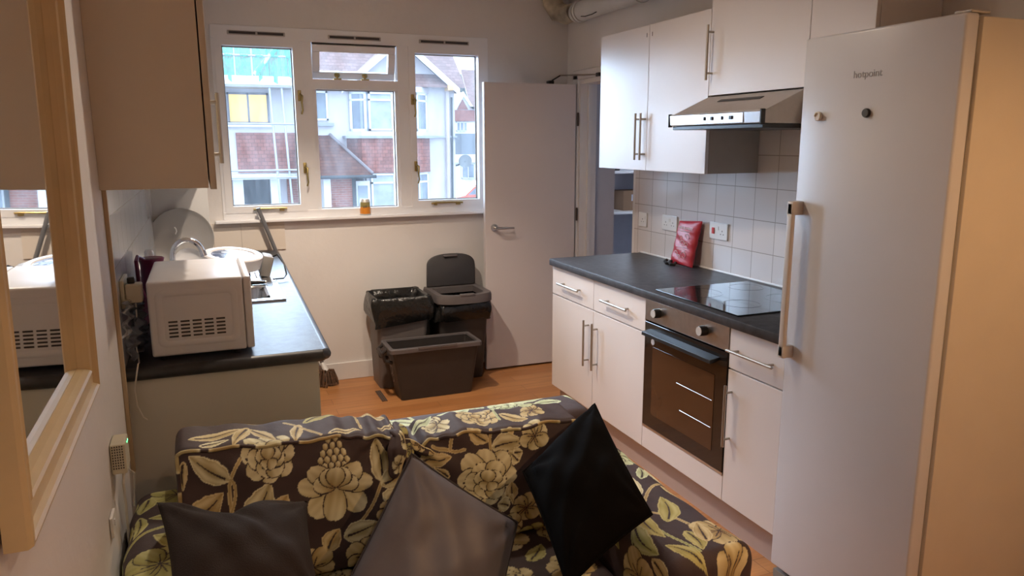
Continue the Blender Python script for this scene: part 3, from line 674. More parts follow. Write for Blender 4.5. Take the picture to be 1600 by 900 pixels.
MB().lathe([(0, .004), (.088, .004), (.098, .0015)], dc_, dax, 48).fin('patterned_disc', pattern_mat(), dm, True)
b = MB(); b.box(-2.205, -2.155, -.04, .10, .918, 1.02, .008); b.rot(.25, (-2.18, .0, .95), 'Y'); b.fin('control_box', M_SEAL, dm, True)
b = MB(); b.tube([(-2.16, .02, 1.0), (-2.12, .0, 1.02), (-2.095, -.05, .98), (-2.09, -.10, .935), (-2.11, -.15, .925), (-2.16, -.16, .925)], .004, 8); b.fin('power_cord', M_BLACK, dm, True)
b = MB()
for k in range(3): b.box(-2.40+.06*k-.01, -2.40+.06*k+.02, -.17, -.03, .9172, .985)
b.fin('foot_rail', M_BLACK, dm)

# microwave
mw = thing('microwave', 'white microwave oven on the near end of the left worktop, side vents facing out', 'microwave', (-2.47, -1.2, .912))
MX0, MX1, MY0, MY1, MZ0, MZ1 = -2.618, -2.345, -1.425, -.985, .926, 1.160
b = MB(); b.box(MX0, MX1, MY0, MY1, MZ0, MZ1, .008, 3); b.fin('casing', M_MICRO, mw, True)
b = MB(); b.box(MX1+.001, MX1+.024, MY0+.001, MY1, MZ0+.002, MZ1-.001, .006, 3); mdo = b.fin('door', M_MICRO, mw, True)
MB().box(MX1+.0245, MX1+.026, MY0+.14, MY1-.02, MZ0+.03, MZ1-.03).fin('door_glass', M_OVENGL, mdo)
def rr_frame(b, x0, x1, z0, z1, r, y, w_, h):
    o = rrect(x0, x1, z0, z1, r, 0); i_ = rrect(x0+w_, x1-w_, z0+w_, z1-w_, max(r-w_*.5, .004), 0); m_ = rrect(x0+w_*.45, x1-w_*.45, z0+w_*.45, z1-w_*.45, max(r-w_*.3, .004), 0)
    R = [[b.bm.verts.new((p[0], yy, p[1])) for p in q] for q, yy in ((o, y), (m_, y-h), (i_, y-.0005))]
    n = len(o)
    for A, B in zip(R, R[1:]):
        for k in range(n): b.bm.faces.new((A[k], A[(k+1) % n], B[(k+1) % n], B[k]))
b = MB(); rr_frame(b, MX0+.020, MX1-.018, MZ0+.028, MZ1-.028, .022, MY0, .020, .005); b.fin('side_pressing', M_MICRO, mw, True, 80)
b = MB()
for i in range(5):
    for j in range(5):
        x = MX0+.052+i*.034; z = MZ0+.058+j*.0115
        b.box(x, x+.026, MY0-.0012, MY0+.001, z, z+.0055, .0005, 1)
b.fin('vent_slots', M_SLOT, mw)
for x in (MX0+.03, MX1-.03):
    for y in (MY0+.03, MY1-.03): MB().cyl((x, y, .9115), (x, y, .927), .011, n=14).fin('foot', M_BLACK, mw)
b = MB(); b.tube([(MX0-.001, MY1-.1, 1.0), (MX0-.03, -1.12, .95), (-2.655, -1.30, .93), (-2.668, -1.36, .96), (-2.672, -1.33, 1.06), (-2.672, -1.24, 1.10)], .0042, 8); b.fin('power_cord', M_BLACK, mw, True)

# kettle and bottle behind it
kt = thing('burgundy_jug', 'burgundy plastic jug kettle behind the microwave by the tiles', 'kettle', (-2.632, -.88, .912))
b = MB(); b.lathe([(0, 0), (.048, 0), (.050, .02), (.040, .15), (.038, .225), (.045, .245), (.040, .248), (0, .246)], (-2.632, -.88, .912), n=32); b.fin('jug_body', M_PURPLE, kt, True)
b = MB(); b.tube([(-2.655, -.90, 1.155), (-2.672, -.93, 1.172), (-2.675, -.96, 1.16), (-2.672, -.97, 1.08), (-2.66, -.93, 1.02)], .007, 10); b.fin('handle', M_PURPLE, kt, True)
bo = thing('soap_bottle', 'clear bottle with a white cap between the jug and the tiles', 'bottle', (-2.655, -.62, .912))
MB().lathe([(0, 0), (.028, 0), (.03, .01), (.03, .17), (.014, .20), (0, .20)], (-2.655, -.62, .912), n=24).fin('bottle_body', mat('frosted_plastic', (.6, .62, .66), .25), bo, True)
MB().lathe([(0, .2), (.017, .2), (.017, .235), (.012, .242), (0, .242)], (-2.655, -.62, .912), n=24).fin('cap', M_PLW, bo, True)
bo = thing('soap_bottle', 'short white bottle beside the jug, nearer the microwave', 'bottle', (-2.655, -.74, .912))
MB().lathe([(0, 0), (.026, 0), (.028, .01), (.028, .15), (.018, .19), (.016, .215), (0, .22)], (-2.655, -.76, .912), n=24).fin('bottle_body', M_PLW, bo, True)

# double wall socket with plugs, cables, plastic bag
ws = thing('wall_socket', 'cream double wall socket beside the microwave with a plug in it', 'socket', (-2.69, -1.27, 1.07))
MB().box(-2.6915, -2.680, -1.395, -1.25, 1.078, 1.164, .003).fin('faceplate', M_CREAMP, ws)
pg = thing('plug', 'cream plug-in adapter standing out of the socket beside the microwave', 'plug', (-2.66, -1.30, 1.09))
MB().box(-2.679, -2.632, -1.385, -1.333, 1.092, 1.150, .006, 3).fin('adapter_body', M_CREAMP, pg, True)
MB().box(-2.672, -2.650, -1.375, -1.350, 1.151, 1.170, .004).fin('adapter_top', M_BLACK, pg, True)
b = MB(); b.tube([(-2.655, -1.36, 1.089), (-2.655, -1.365, 1.05), (-2.668, -1.36, .98), (-2.66, -1.39, .93), (-2.655, -1.44, .92), (-2.655, -1.473, .925), (-2.66, -1.484, .90), (-2.67, -1.486, .85), (-2.668, -1.48, .80), (-2.655, -1.478, .76), (-2.645, -1.475, .75)], .0022, 8)
tag(b.fin('white_cable', M_CABLEW, None, True), 'white cable hanging over the near edge of the left worktop', 'cable')
pb = MB(); P = []
for i in range(61):
    row = []; v = i/60
    for j in range(61):
        u = j/60; a = u*PI-PI/2
        x = -2.686+.030*abs(math.cos(a))*(.4+.6*math.sin(v*PI))+.016*math.sin(23*u+9*v)*math.sin(17*v+8*u)+.008*math.sin(41*u-19*v)+.008
        y = -1.47+.34*u+.02*math.sin(11*v); z = .925+.165*v+.02*math.sin(7*u)
        row.append((max(x, -2.6905), y, z))
    P.append(row)
pb.grid(P); o = pb.fin('plastic_bag', M_BAGCLEAR, None, True, 180)
tag(o, 'crumpled clear plastic wrap stuffed between the microwave and the tiles', 'plastic bag')

# left wall cabinets
LZ = 1.442
t = thing('wall_cabinet', 'large cream wall cabinet on the left, its plain side facing the sofa', 'cabinet', (-2.55, -1.0, LZ))
MB().box(XL+.0005, -2.4215, -1.541, -.54, LZ, 2.56, .001).fin('carcass', M_CREAM, t)
for y0, y1, hy in ((-1.541, -1.042, -1.08), (-1.04, -.542, -1.0)):
    d = MB().box(-2.4175, -2.400, y0, y1, LZ-.004, 2.558, .001).fin('door', M_EDGE, t)
    bar_handle((-2.400, hy, 1.50), (-2.400, hy, 1.735), (1, 0, 0), d, r=.0065, stand=.030)
t = thing('wall_cabinet', 'cream wall cabinet beyond the large one, door slightly ajar by the window', 'cabinet', (-2.55, 0, LZ))
MB().box(XL+.0005, -2.4215, -.538, .468, LZ, 2.144, .001).fin('carcass', M_CREAM, t)
b = MB(); b.box(-2.4175, -2.400, -.536, -.04, LZ-.004, 2.144, .001); b.fin('door', M_EDGE, t)
b = MB(); b.box(-2.4175, -2.400, -.036, .466, LZ-.004, 2.144, .001); b.rot(math.radians(7), (-2.41, -.036, 0)); b.fin('door', M_EDGE, t)

# mirror
mr = thing('wall_mirror', 'large mirror in a cream gold frame on the left wall', 'mirror', (-2.69, -2.56, 1.09))
my0, my1, mz0, mz1, fw_ = -2.875, -2.20, 1.080, 2.20, .078
piv = (-2.69, my0, mz0)
def frame_profile():  # distance inwards from outer edge, height off the back plane
    return [(0, 0), (0, .026), (.004, .032), (.010, .033), (.015, .029), (.020, .022), (.050, .020), (.056, .024), (.062, .027), (.068, .024), (.074, .014), (.078, .004), (.078, 0)]
b = MB(); rings = []
for d_, h_ in frame_profile():
    d_ *= .76
    rings.append([b.bm.verts.new(p) for p in ((-2.694+h_, my0+d_, mz0+d_), (-2.694+h_, my1-d_, mz0+d_), (-2.694+h_, my1-d_, mz1-d_), (-2.694+h_, my0+d_, mz1-d_))])
for A, B in zip(rings, rings[1:]):
    for k in range(4): b.bm.faces.new((A[k], A[(k+1) % 4], B[(k+1) % 4], B[k]))
lean = math.radians(.9)
b.rot(lean, piv, 'Y'); b.fin('frame', M_GOLDFR, mr)
b = MB(); b.box(-2.697, -2.691, my0+.05, my1-.05, mz0+.05, mz1-.05); b.rot(lean, piv, 'Y'); b.fin('mirror_glass', M_MIRROR, mr)

# router box, small switch box, green LEDs
rt = thing('wall_thermostat', 'small cream wall box with two green lights below the mirror', 'electrical box', (-2.68, -1.86, .76))
MB().box(-2.699, -2.664, -1.895, -1.815, .760, .838, .004).fin('box_body', M_CREAMP, rt)
b = MB()
for i in range(5):
    for j in range(9): b.box(-2.6945+i*.0055, -2.692+i*.0055, -1.8965, -1.8945, .775+j*.007, .7785+j*.007)
b.fin('grille', M_SLOT, rt)
for y in (-1.835, -1.850): MB().box(-2.6645, -2.663, y-.002, y+.002, .825, .829).fin('indicator_light', mat('green_led', (.1, .8, .2), .4, emis=(.1, 1, .25), estr=3), rt)
b = MB(); b.tube([(-2.675, -1.86, .765), (-2.678, -1.88, .73), (-2.68, -1.86, .66), (-2.685, -1.83, .55), (-2.685, -1.8, .40)], .0035, 8); b.tube([(-2.68, -1.84, .765), (-2.66, -1.80, .72), (-2.67, -1.78, .62)], .002, 6); b.fin('cable', M_CABLEW, rt, True)
sw = thing('wall_socket', 'white wall socket low on the left wall beside the sofa arm', 'socket', (-2.69, -1.98, .64))
MB().box(-2.699, -2.692, -2.02, -1.96, .655, .705, .002).fin('faceplate', M_PLW, sw)
MB().box(-2.6925, -2.690, -1.995, -1.985, .675, .69, .001).fin('rocker_switch', M_PLW, sw)

# ------------------------------------------------------------------ bins, crate, mop, floor vent
def taper_box(b, bot, top, z0, z1, r0, r1, th=.006, rim=0):
    """open tapered box. bot/top = (x0,x1,y0,y1)"""
    def ring(q, r, z, d=0): return rrect(q[0]+d, q[1]-d, q[2]+d, q[3]-d, max(r-d, .004), z)
    rs = [ring(bot, r0, z0), ring(top, r1, z1), ring(top, r1, z1, th), ring(bot, r0, z0+.01, th)]
    vs = [[b.bm.verts.new(p) for p in q] for q in rs]; n = len(vs[0])
    for A, B in zip(vs, vs[1:]):
        for k in range(n): b.bm.faces.new((A[k], A[(k+1) % n], B[(k+1) % n], B[k]))
    b.bm.faces.new(vs[0][::-1]); b.bm.faces.new(vs[-1])
def bag_skirt(name, q, z1, drop, r, parent, seed, out=.012):
    rnd = np.random.RandomState(seed); ph = rnd.rand(6)*6
    prof = [(-.035, -.16), (-.030, -.05), (-.018, .004), (.0, .014), (out*.9, .006), (out*1.5, -.03), (out*1.6, -drop*.5), (out*1.3, -drop*.85), (out*.8, -drop)]
    rows = []
    base = rrect(*q, r, 0, 14); n = len(base); cx, cy = (q[0]+q[1])/2, (q[2]+q[3])/2
    for i, (d, dz) in enumerate(prof):
        row = []
        for k, p in enumerate(base):
            a = math.atan2(p[1]-cy, p[0]-cx); dx, dy = p[0]-cx, p[1]-cy; l = math.hypot(dx, dy)
            wv = .006*math.sin(a*9+ph[0]+i*.8)+.005*math.sin(a*17+ph[1]-i*.6)+.004*math.sin(a*29+ph[2]+i)
            dd = d+wv*(.5+i*.16)
            zz = z1+dz+(.010*math.sin(a*5+ph[3])+.007*math.sin(a*13+ph[4]))*(1 if i > 4 else .5)
            if i >= 7: zz += .022*math.sin(a*3+ph[5])
            row.append((p[0]+dx/l*dd, p[1]+dy/l*dd, zz))
        rows.append(row+[row[0]])
    b = MB(); b.grid(rows); bmesh.ops.remove_doubles(b.bm, verts=b.bm.verts, dist=1e-5)
    # closed bottom of the bag inside the bin
    bt = [v for v in b.bm.verts if v.co.z < z1-.12]
    return b.fin(name, M_BAG, parent, True, 60)
# left bin with black bag
B1 = (-1.488, -1.140, .70, 1.0)
bn = thing('waste_bin', 'open grey bin with an overhanging black bag, left by the window wall', 'bin', (-1.3, .85, 0), 'kitchen bins by the window wall')
b = MB(); taper_box(b, (-1.470, -1.175, .745, .985), B1, .002, .59, .03, .035); b.fin('bin_body', M_BINBODY, bn, True)
bag_skirt('bin_bag', B1, .592, .15, .04, bn, 3, .016)
# right bin with swing lid open
B2 = (-1.090, -.740, .655, .985)
bn = thing('waste_bin', 'taller dark bin with its rounded lid flipped up, beside the white door', 'bin', (-.91, .8, 0), 'kitchen bins by the window wall')
b = MB(); taper_box(b, (-1.06, -.765, .735, .965), B2, .002, .55, .03, .05); b.fin('bin_body', M_BINBLK, bn, True)
bag_skirt('bin_bag', B2, .545, .10, .05, bn, 8, .010)
def dshape(x0, x1, y0, y1, r, n=10):  # straight back (y1), rounded front (y0)
    pts = [(x1, y1), (x0, y1)]; 
    for k in range(n+1): a = PI+PI/2*k/n; pts.append((x0+r+r*math.cos(a), y0+r*.62+r*.62*math.sin(a)))
    for k in range(n+1): a = 1.5*PI+PI/2*k/n; pts.append((x1-r+r*math.cos(a), y0+r*.62+r*.62*math.sin(a)))
    return pts
o_ = dshape(-1.105, -.725, .60, .985, .14); i_ = dshape(-1.062, -.768, .652, .925, .12)
b = MB(); tops = []
tilt = lambda p, z: (p[0], p[1], z)
R = [[b.bm.verts.new(tilt(p, z)) for p in q] for q, z in ((o_, .548), (o_, .585), ([(p[0]*.97-.915*.03, p[1]*.985+.012) for p in o_], .604), (i_, .600), (i_, .56))]
n = len(o_)
for A, B in zip(R, R[1:]):
    for k in range(n): b.bm.faces.new((A[k], A[(k+1) % n], B[(k+1) % n], B[k]))
for k in range(n): b.bm.faces.new((R[-1][k], R[-1][(k+1) % n], R[0][(k+1) % n], R[0][k]))
b.fin('bin_rim', M_BINRIM, bn, True, 50)
MB().box(-.965, -.865, .598, .628, .596, .612, .005).fin('rim_tab', M_BINRIM, bn, True)
# lid (rounded top, standing almost upright at the back)
b = MB(); lp = []
for k in range(17):
    a = PI*k/16; lp.append((-.908+.172*math.copysign(abs(math.cos(a))**.75, math.cos(a)), (.62+.115+.09*abs(math.sin(a))**.75)))
lp += [(-.915-.172, .605), (-.915+.172, .605)]
b.poly([(x, .950, z) for x, z in lp], (0, .02, 0), .006); b.rot(-.10, (-.915, .955, .605), 'X')
ld = b.fin('lid', M_BINDK, bn, True, 50)
b = MB(); b.box(-.965, -.865, .935, .955, .803, .817, .004); b.rot(-.10, (-.915, .955, .605), 'X'); b.fin('lid_tab', M_BINRIM, ld, True)
# crate in front
cr_ = thing('recycling_crate', 'dark brown plastic crate on the floor in front of the bins', 'crate', (-1.17, .6, 0))
T_ = (-1.455, -.900, .435, .680); b = MB(); taper_box(b, (-1.40, -.940, .470, .655), T_, .002, .335, .02, .02, .008); b.fin('crate_body', M_BINBLK, cr_)
b = MB(); ro = (-1.472, -.884, .420, .695)
R = [[b.bm.verts.new(p) for p in rrect(q[0]+d, q[1]-d, q[2]+d, q[3]-d, .022, z)] for q, d, z in ((ro, 0, .315), (ro, 0, .338), (ro, .004, .342), (ro, .024, .342), (ro, .026, .330))]
for A, B in zip(R, R[1:]):
    for k in range(len(A)): b.bm.faces.new((A[k], A[(k+1) % len(A)], B[(k+1) % len(A)], B[k]))
b.fin('crate_rim', M_BINRIM, cr_)
b = MB(); b.box(-1.30, -1.05, .414, .432, .330, .346, .003); b.fin('rim_lip', M_BINRIM, cr_)
b = MB(); b.tube([(-1.465, .52, .33), (-1.50, .52, .30), (-1.485, .52, .25), (-1.44, .52, .235)], .012, 8); b.tube([(-1.465, .64, .33), (-1.50, .64, .30), (-1.485, .64, .25), (-1.44, .64, .235)], .012, 8); b.box(-1.508, -1.49, .51, .65, .275, .31, .004); b.fin('side_handle', M_BINBLK, cr_, True)
b = MB()   # worn pale marks on the crate's left side
for z, hh in ((.235, .030), (.175, .026), (.12, .022)):
    xx = -1.4555+(.335-z)*.165-.001; b.tube([(xx, .575+hh*.7*math.cos(a), z+hh*math.sin(a)) for a in [.6+x*.5 for x in range(10)]], .0035, 6)
b.fin('pale_marks', mat('crate_print', (.30, .28, .27), .6), cr_, True)

# mop leaning on the sill
mp_ = thing('mop', 'string mop with a grey handle leaning on the window sill behind the worktop end', 'mop', (-1.80, .93, 0))
b = MB(); b.tube([(-1.80, .985, .15), (-2.135, .986, 1.175)], .0125, 12); b.fin('handle', M_MOPH, mp_, True)
b = MB(); b.tube([(-1.80, .985, .15), (-1.782, .958, .095)], [.013, .02], 12); b.fin('socket', M_PLW, mp_, True)
b = MB(); rnd = random.Random(4)
for k in range(34):
    a = rnd.random()*2*PI; r = rnd.uniform(.02, .075)
    p0 = V((-1.782, .955, .10)); x, y = r*math.cos(a)*1.1, r*math.sin(a)*.7
    b.tube([p0, p0+V((x*.7, y*.7, -.005+rnd.uniform(-.01, .02))), p0+V((x, y, -.05)), p0+V((x*1.1, y*1.1, -.088)), p0+V((x*.7, y*.9, -.090))], .006, 6)
b.fin('mop_head', M_MOP, mp_, True)
fv = thing('floor_vent', 'small dark slotted vent in the floor left of the crate', 'vent', (-1.50, .60, 0))
MB().box(-1.515, -1.480, .50, .715, .0005, .004, .001).fin('vent_plate', mat('vent_brown', (.12, .055, .025), .5), fv)
b = MB()
for k in range(3): b.box(-1.511+k*.011, -1.505+k*.011, .51, .705, .004, .0046)
b.fin('vent_slot', M_SLOT, fv)

# ------------------------------------------------------------------ sofa: floral cloth pattern woven into the surface
GROUND = np.array((.052, .032, .034))
PAL = {'gold': ((.46, .36, .16), (.70, .62, .36), (.28, .17, .06)), 'green': ((.34, .37, .14), (.56, .60, .33), (.20, .21, .07)),
       'cream': ((.50, .45, .24), (.80, .79, .56), (.30, .21, .09)), 'olive': ((.38, .35, .11), (.56, .54, .24), (.24, .20, .05)), 'sage': ((.42, .49, .28), (.68, .76, .52), (.22, .28, .12))}
class Cloth:
    def __init__(s, S, T):
        s.S, s.T = S, T; n = S.size
        s.col = np.tile(GROUND, (n, 1))
        s.col *= (1+.10*(np.sin(S*61+np.sin(T*37)*2)*np.sin(T*53)))[:, None]
    def near(s, c, r):
        return np.nonzero((np.abs(s.S-c[0]) < r) & (np.abs(s.T-c[1]) < r))[0]
    def shade(s, t, pal):
        a, h, d = [np.array(q) for q in PAL[pal]]; t = np.clip(t, 0, 1)[:, None]
        return np.where(t > .5, a+(h-a)*(t-.5)*2, d+(a-d)*t*2)
    def leaf(s, p0, p1, w, pal='gold', bend=.0, vein=True):
        p0, p1 = np.array(p0), np.array(p1); d = p1-p0; L = np.hypot(*d); d /= L; nrm = np.array((-d[1], d[0]))
        I = s.near((p0+p1)/2, L*.75+w); S, T = s.S[I], s.T[I]
        if not len(I): return
        x, y = S-p0[0], T-p0[1]; a = (x*d[0]+y*d[1])/L; b = x*nrm[0]+y*nrm[1]
        bend = bend or .07*math.sin(p0[0]*91+p1[1]*57)
        b = b-bend*L*np.sin(np.clip(a, 0, 1)*PI)
        ac = np.clip(a, 0, 1); hw = w*np.sin(PI*ac**.8)**.85*(1+.04*np.sin(a*23+p0[0]*40))
        inside = (a > 0) & (a < 1) & (np.abs(b) < hw); r = np.abs(b)/(hw+1e-6)
        t = .42+.45*np.exp(-((r-.55)/.3)**2)*(1+.25*np.sign(b))+.10*np.sin(a*11+b*120)-.15*a
        c = s.shade(t, pal); e = r > 1-.0035/(hw+1e-4); c[e] = s.shade(np.full(e.sum(), .95), pal)
        s.col[I[inside]] = c[inside]
        if vein:
            v = inside & (np.abs(b) < .0032*(1.15-a)) & (a > .10) & (a < .8); s.col[I[v]] = GROUND*.8
    def petal(s, c, ang, L, w, pal, outline=True):
        d = np.array((math.cos(ang), math.sin(ang))); c = np.array(c, float); I = s.near(c+d*L/2, L*.62+w*1.1)
        if not len(I): return
        x, y = s.S[I]-c[0], s.T[I]-c[1]
        a = (x*d[0]+y*d[1])/L; b = (-x*d[1]+y*d[0])
        ac = np.clip(a, 0, 1); hw = w*np.sqrt(np.clip(1-(2*ac**1.35-1)**2, 0, 1))
        lob = L*.035*np.cos(b/w*7+ang*3)
        a2 = a+lob/L*(ac > .6)
        r = np.abs(b)/(hw+1e-6); inside = (a > 0) & (a2 < 1) & (r < 1)
        if outline:
            out = (a > -.02) & (a2 < 1+.0035/L) & (np.abs(b) < hw+.0032); s.col[I[out & ~inside]] = GROUND*.7
        t = .12+.85*ac**.8-.22*r**2+.07*np.sin(b*310+a*5)+.10*np.cos(b/w*3+ang)
        s.col[I[inside]] = s.shade(t, pal)[inside]
    def stem(s, pts, w=.004, pal='gold'):
        P = np.array(pts, float)
        for _ in range(2):
            Q = [P[0]]
            for A, B in zip(P[:-1], P[1:]): Q += [A*.75+B*.25, A*.25+B*.75]
            P = np.array(Q+[P[-1]])
        c = (P.max(0)+P.min(0))/2; I = s.near(c, (P.max(0)-P.min(0)).max()/2+w*1.5)
        if not len(I): return
        S, T = s.S[I], s.T[I]; dist = np.full(S.shape, 9.)
        for A, B in zip(P[:-1], P[1:]):
            d = B-A; L2 = (d**2).sum()+1e-12; t = np.clip(((S-A[0])*d[0]+(T-A[1])*d[1])/L2, 0, 1)
            dist = np.minimum(dist, np.hypot(S-A[0]-t*d[0], T-A[1]-t*d[1]))
        m = dist < w; s.col[I[m]] = s.shade(.35+.6*dist/w, pal)[m]
    def peony(s, c, r, ang=PI/2, pal='cream'):
        c = np.array(c, float); u = np.array((math.cos(ang), math.sin(ang))); v = np.array((-u[1], u[0]))
        for row in range(5):
            k = 6-row
            for i in range(k):
                p = c+u*r*(.42+.155*row)+v*r*.155*(i-(k-1)/2)*(1+.05*row); da = (i-(k-1)/2)*.16
                s.petal(p, ang+da, r*.175, r*.072, pal)
        for da, l, w_ in ((-2.35, 1.0, .32), (2.35, 1.0, .32), (-1.5, 1.0, .27), (1.5, 1.0, .27), (3.0, .95, .30), (-.95, .86, .24), (.95, .86, .24)):
            s.petal(c, ang+da, r*l, r*w_, pal)
        for da, l, w_ in ((-1.2, .62, .22), (1.2, .62, .22), (-.55, .60, .22), (.55, .60, .22), (0.0, .56, .24)):
            s.petal(c-.10*r*u, ang+da, r*l, r*w_, pal)
    def ruffle(s, c, r, ang=PI/2, pal='cream'):
        c = np.array(c, float); u = np.array((math.cos(ang), math.sin(ang))); v = np.array((-u[1], u[0]))
        c0 = c-.12*r*u
        for k in range(8): s.petal(c, ang+PI+2*PI*k/8, r*(1.0+.08*(k % 2)), r*.36, pal)
        for k in range(6): s.petal(c0+.06*r*v*math.sin(k*2.1), ang+2*PI*(k+.5)/6, r*(.70+.08*math.sin(k*3)), r*.33, pal)
        for da, l, w_ in ((-.9, .52, .26), (.9, .50, .26), (0, .46, .24), (2.4, .32, .2), (-2.5, .34, .2)): s.petal(c0-.05*r*u, ang+da, r*l, r*w_, pal)
    def blossom(s, c, r, ang=0, pal='olive', n=6):
        for k in range(n): s.petal(c, ang+2*PI*k/n+.12*math.sin(k*5+ang), r*(.92+.12*(k % 2)), r*.44, pal)
        for k in range(n):
            a = ang+2*PI*(k+.5)/n
            q = np.array([c, (c[0]+.5*r*math.cos(a), c[1]+.5*r*math.sin(a))]); I = s.near((q[0]+q[1])/2, r*.4)
            if len(I):
                d = q[1]-q[0]; t = np.clip(((s.S[I]-q[0][0])*d[0]+(s.T[I]-q[0][1])*d[1])/(d**2).sum(), 0, 1)
                m = np.hypot(s.S[I]-q[0][0]-t*d[0], s.T[I]-q[0][1]-t*d[1]) < .0016; s.col[I[m]] = GROUND*.8
def cloth_object(name, P, S, T, paint, parent, close=True):
    """P: (M,N,3) grid closed along the first axis"""
    M_, N = P.shape[:2]
    cl_ = Cloth(S.ravel(), T.ravel()); paint(cl_)
    idx = np.arange(M_*N).reshape(M_, N)
    i0 = idx if close else idx[:-1]; i1 = np.roll(idx, -1, 0) if close else idx[1:]
    q = np.stack([i0[:, :-1], i0[:, 1:], i1[:, 1:], i1[:, :-1]], -1).reshape(-1, 4)
    me = bpy.data.meshes.new(name); me.vertices.add(M_*N); me.vertices.foreach_set('co', P.reshape(-1).astype(np.float32))
    me.loops.add(q.size); me.loops.foreach_set('vertex_index', q.ravel().astype(np.int32))
    me.polygons.add(len(q)); me.polygons.foreach_set('loop_start', np.arange(0, q.size, 4, dtype=np.int32)); me.polygons.foreach_set('loop_total', np.full(len(q), 4, np.int32))
    me.update(calc_edges=True); me.validate()
    at = me.color_attributes.new('pattern', 'FLOAT_COLOR', 'POINT')
    c = np.concatenate([cl_.col, np.ones((len(cl_.col), 1))], 1).astype(np.float32); at.data.foreach_set('color', c.ravel())
    return link_mesh(me, name, M_FABRIC, parent, True, 180)
def profile_loop(pts, n, r):
    """rounded polygon resampled to n points; returns (n,2) and arc length from the first point"""
    P = []; k = len(pts); pts = [np.array(p, float) for p in pts]
    for i in range(k):
        a, b_, c_ = pts[i-1], pts[i], pts[(i+1) % k]; ri = r[i] if hasattr(r, '__len__') else r
        u, v = (a-b_), (c_-b_); ri = min(ri, .49*np.hypot(*u), .49*np.hypot(*v)); u /= np.hypot(*u); v /= np.hypot(*v)
        for t in np.linspace(0, 1, 12): P.append((1-t)**2*(b_+u*ri)+2*t*(1-t)*b_+t*t*(b_+v*ri))
    P = np.array(P+[P[0]]); L = np.concatenate([[0], np.cumsum(np.hypot(*np.diff(P, axis=0).T))]); tt = np.linspace(0, L[-1], n, endpoint=False)
    return np.stack([np.interp(tt, L, P[:, 0]), np.interp(tt, L, P[:, 1])], 1), tt
def extrude_cloth(prof, tt, s0, s1, er, axis, step=.0023):
    """prof in the plane across 'axis' (0: profile is y,z; 1: profile is x,z); rounded ends of radius er"""
    L = s1-s0; n = int(L/step)+1; ss = np.linspace(s0, s1, n); sgn = 1
    d = np.minimum(ss-s0, s1-ss); ins = np.where(d < er, er-np.sqrt(np.maximum(er**2-(er-d)**2, 0)), 0)
    c = prof.mean(0); half = (prof.max(0)-prof.min(0))/2
    st, ins_all = list(ss), list(ins)
    sc = [1-ins/half[0], 1-ins/half[1]]
    caps = [.8, .5, .2, .0]
    S = np.concatenate([[ss[0]]*4, ss, [ss[-1]]*4]); kx = np.concatenate([np.array(caps[::-1])*sc[0][0], sc[0], np.array(caps)*sc[0][-1]]); kz = np.concatenate([np.array(caps[::-1])*sc[1][0], sc[1], np.array(caps)*sc[1][-1]])
    off = np.concatenate([[-.0]*4, np.zeros(n), [0]*4])
    A = c[0]+(prof[:, 0, None]-c[0])*kx[None]; B = c[1]+(prof[:, 1, None]-c[1])*kz[None]; Sg = np.tile(S, (len(prof), 1))
    SS = Sg.copy(); TT = np.tile(tt[:, None], (1, len(S)))
    # caps: pattern continues over the end
    P = np.stack([Sg, A, B], -1) if axis == 0 else np.stack([A, Sg, B], -1)
    capd = np.concatenate([-np.array(caps[::-1])*0-(1-np.array(caps[::-1]))*.1, np.zeros(n), (1-np.array(caps))*.1]); SS = SS+capd[None]
    return P, SS, TT

sf = thing('sofa', 'two-seater sofa with brown, gold and green floral cover facing away from the window', 'sofa', (-1.96, -2.1, 0))
SFX0, SFX1 = -2.685, -1.245
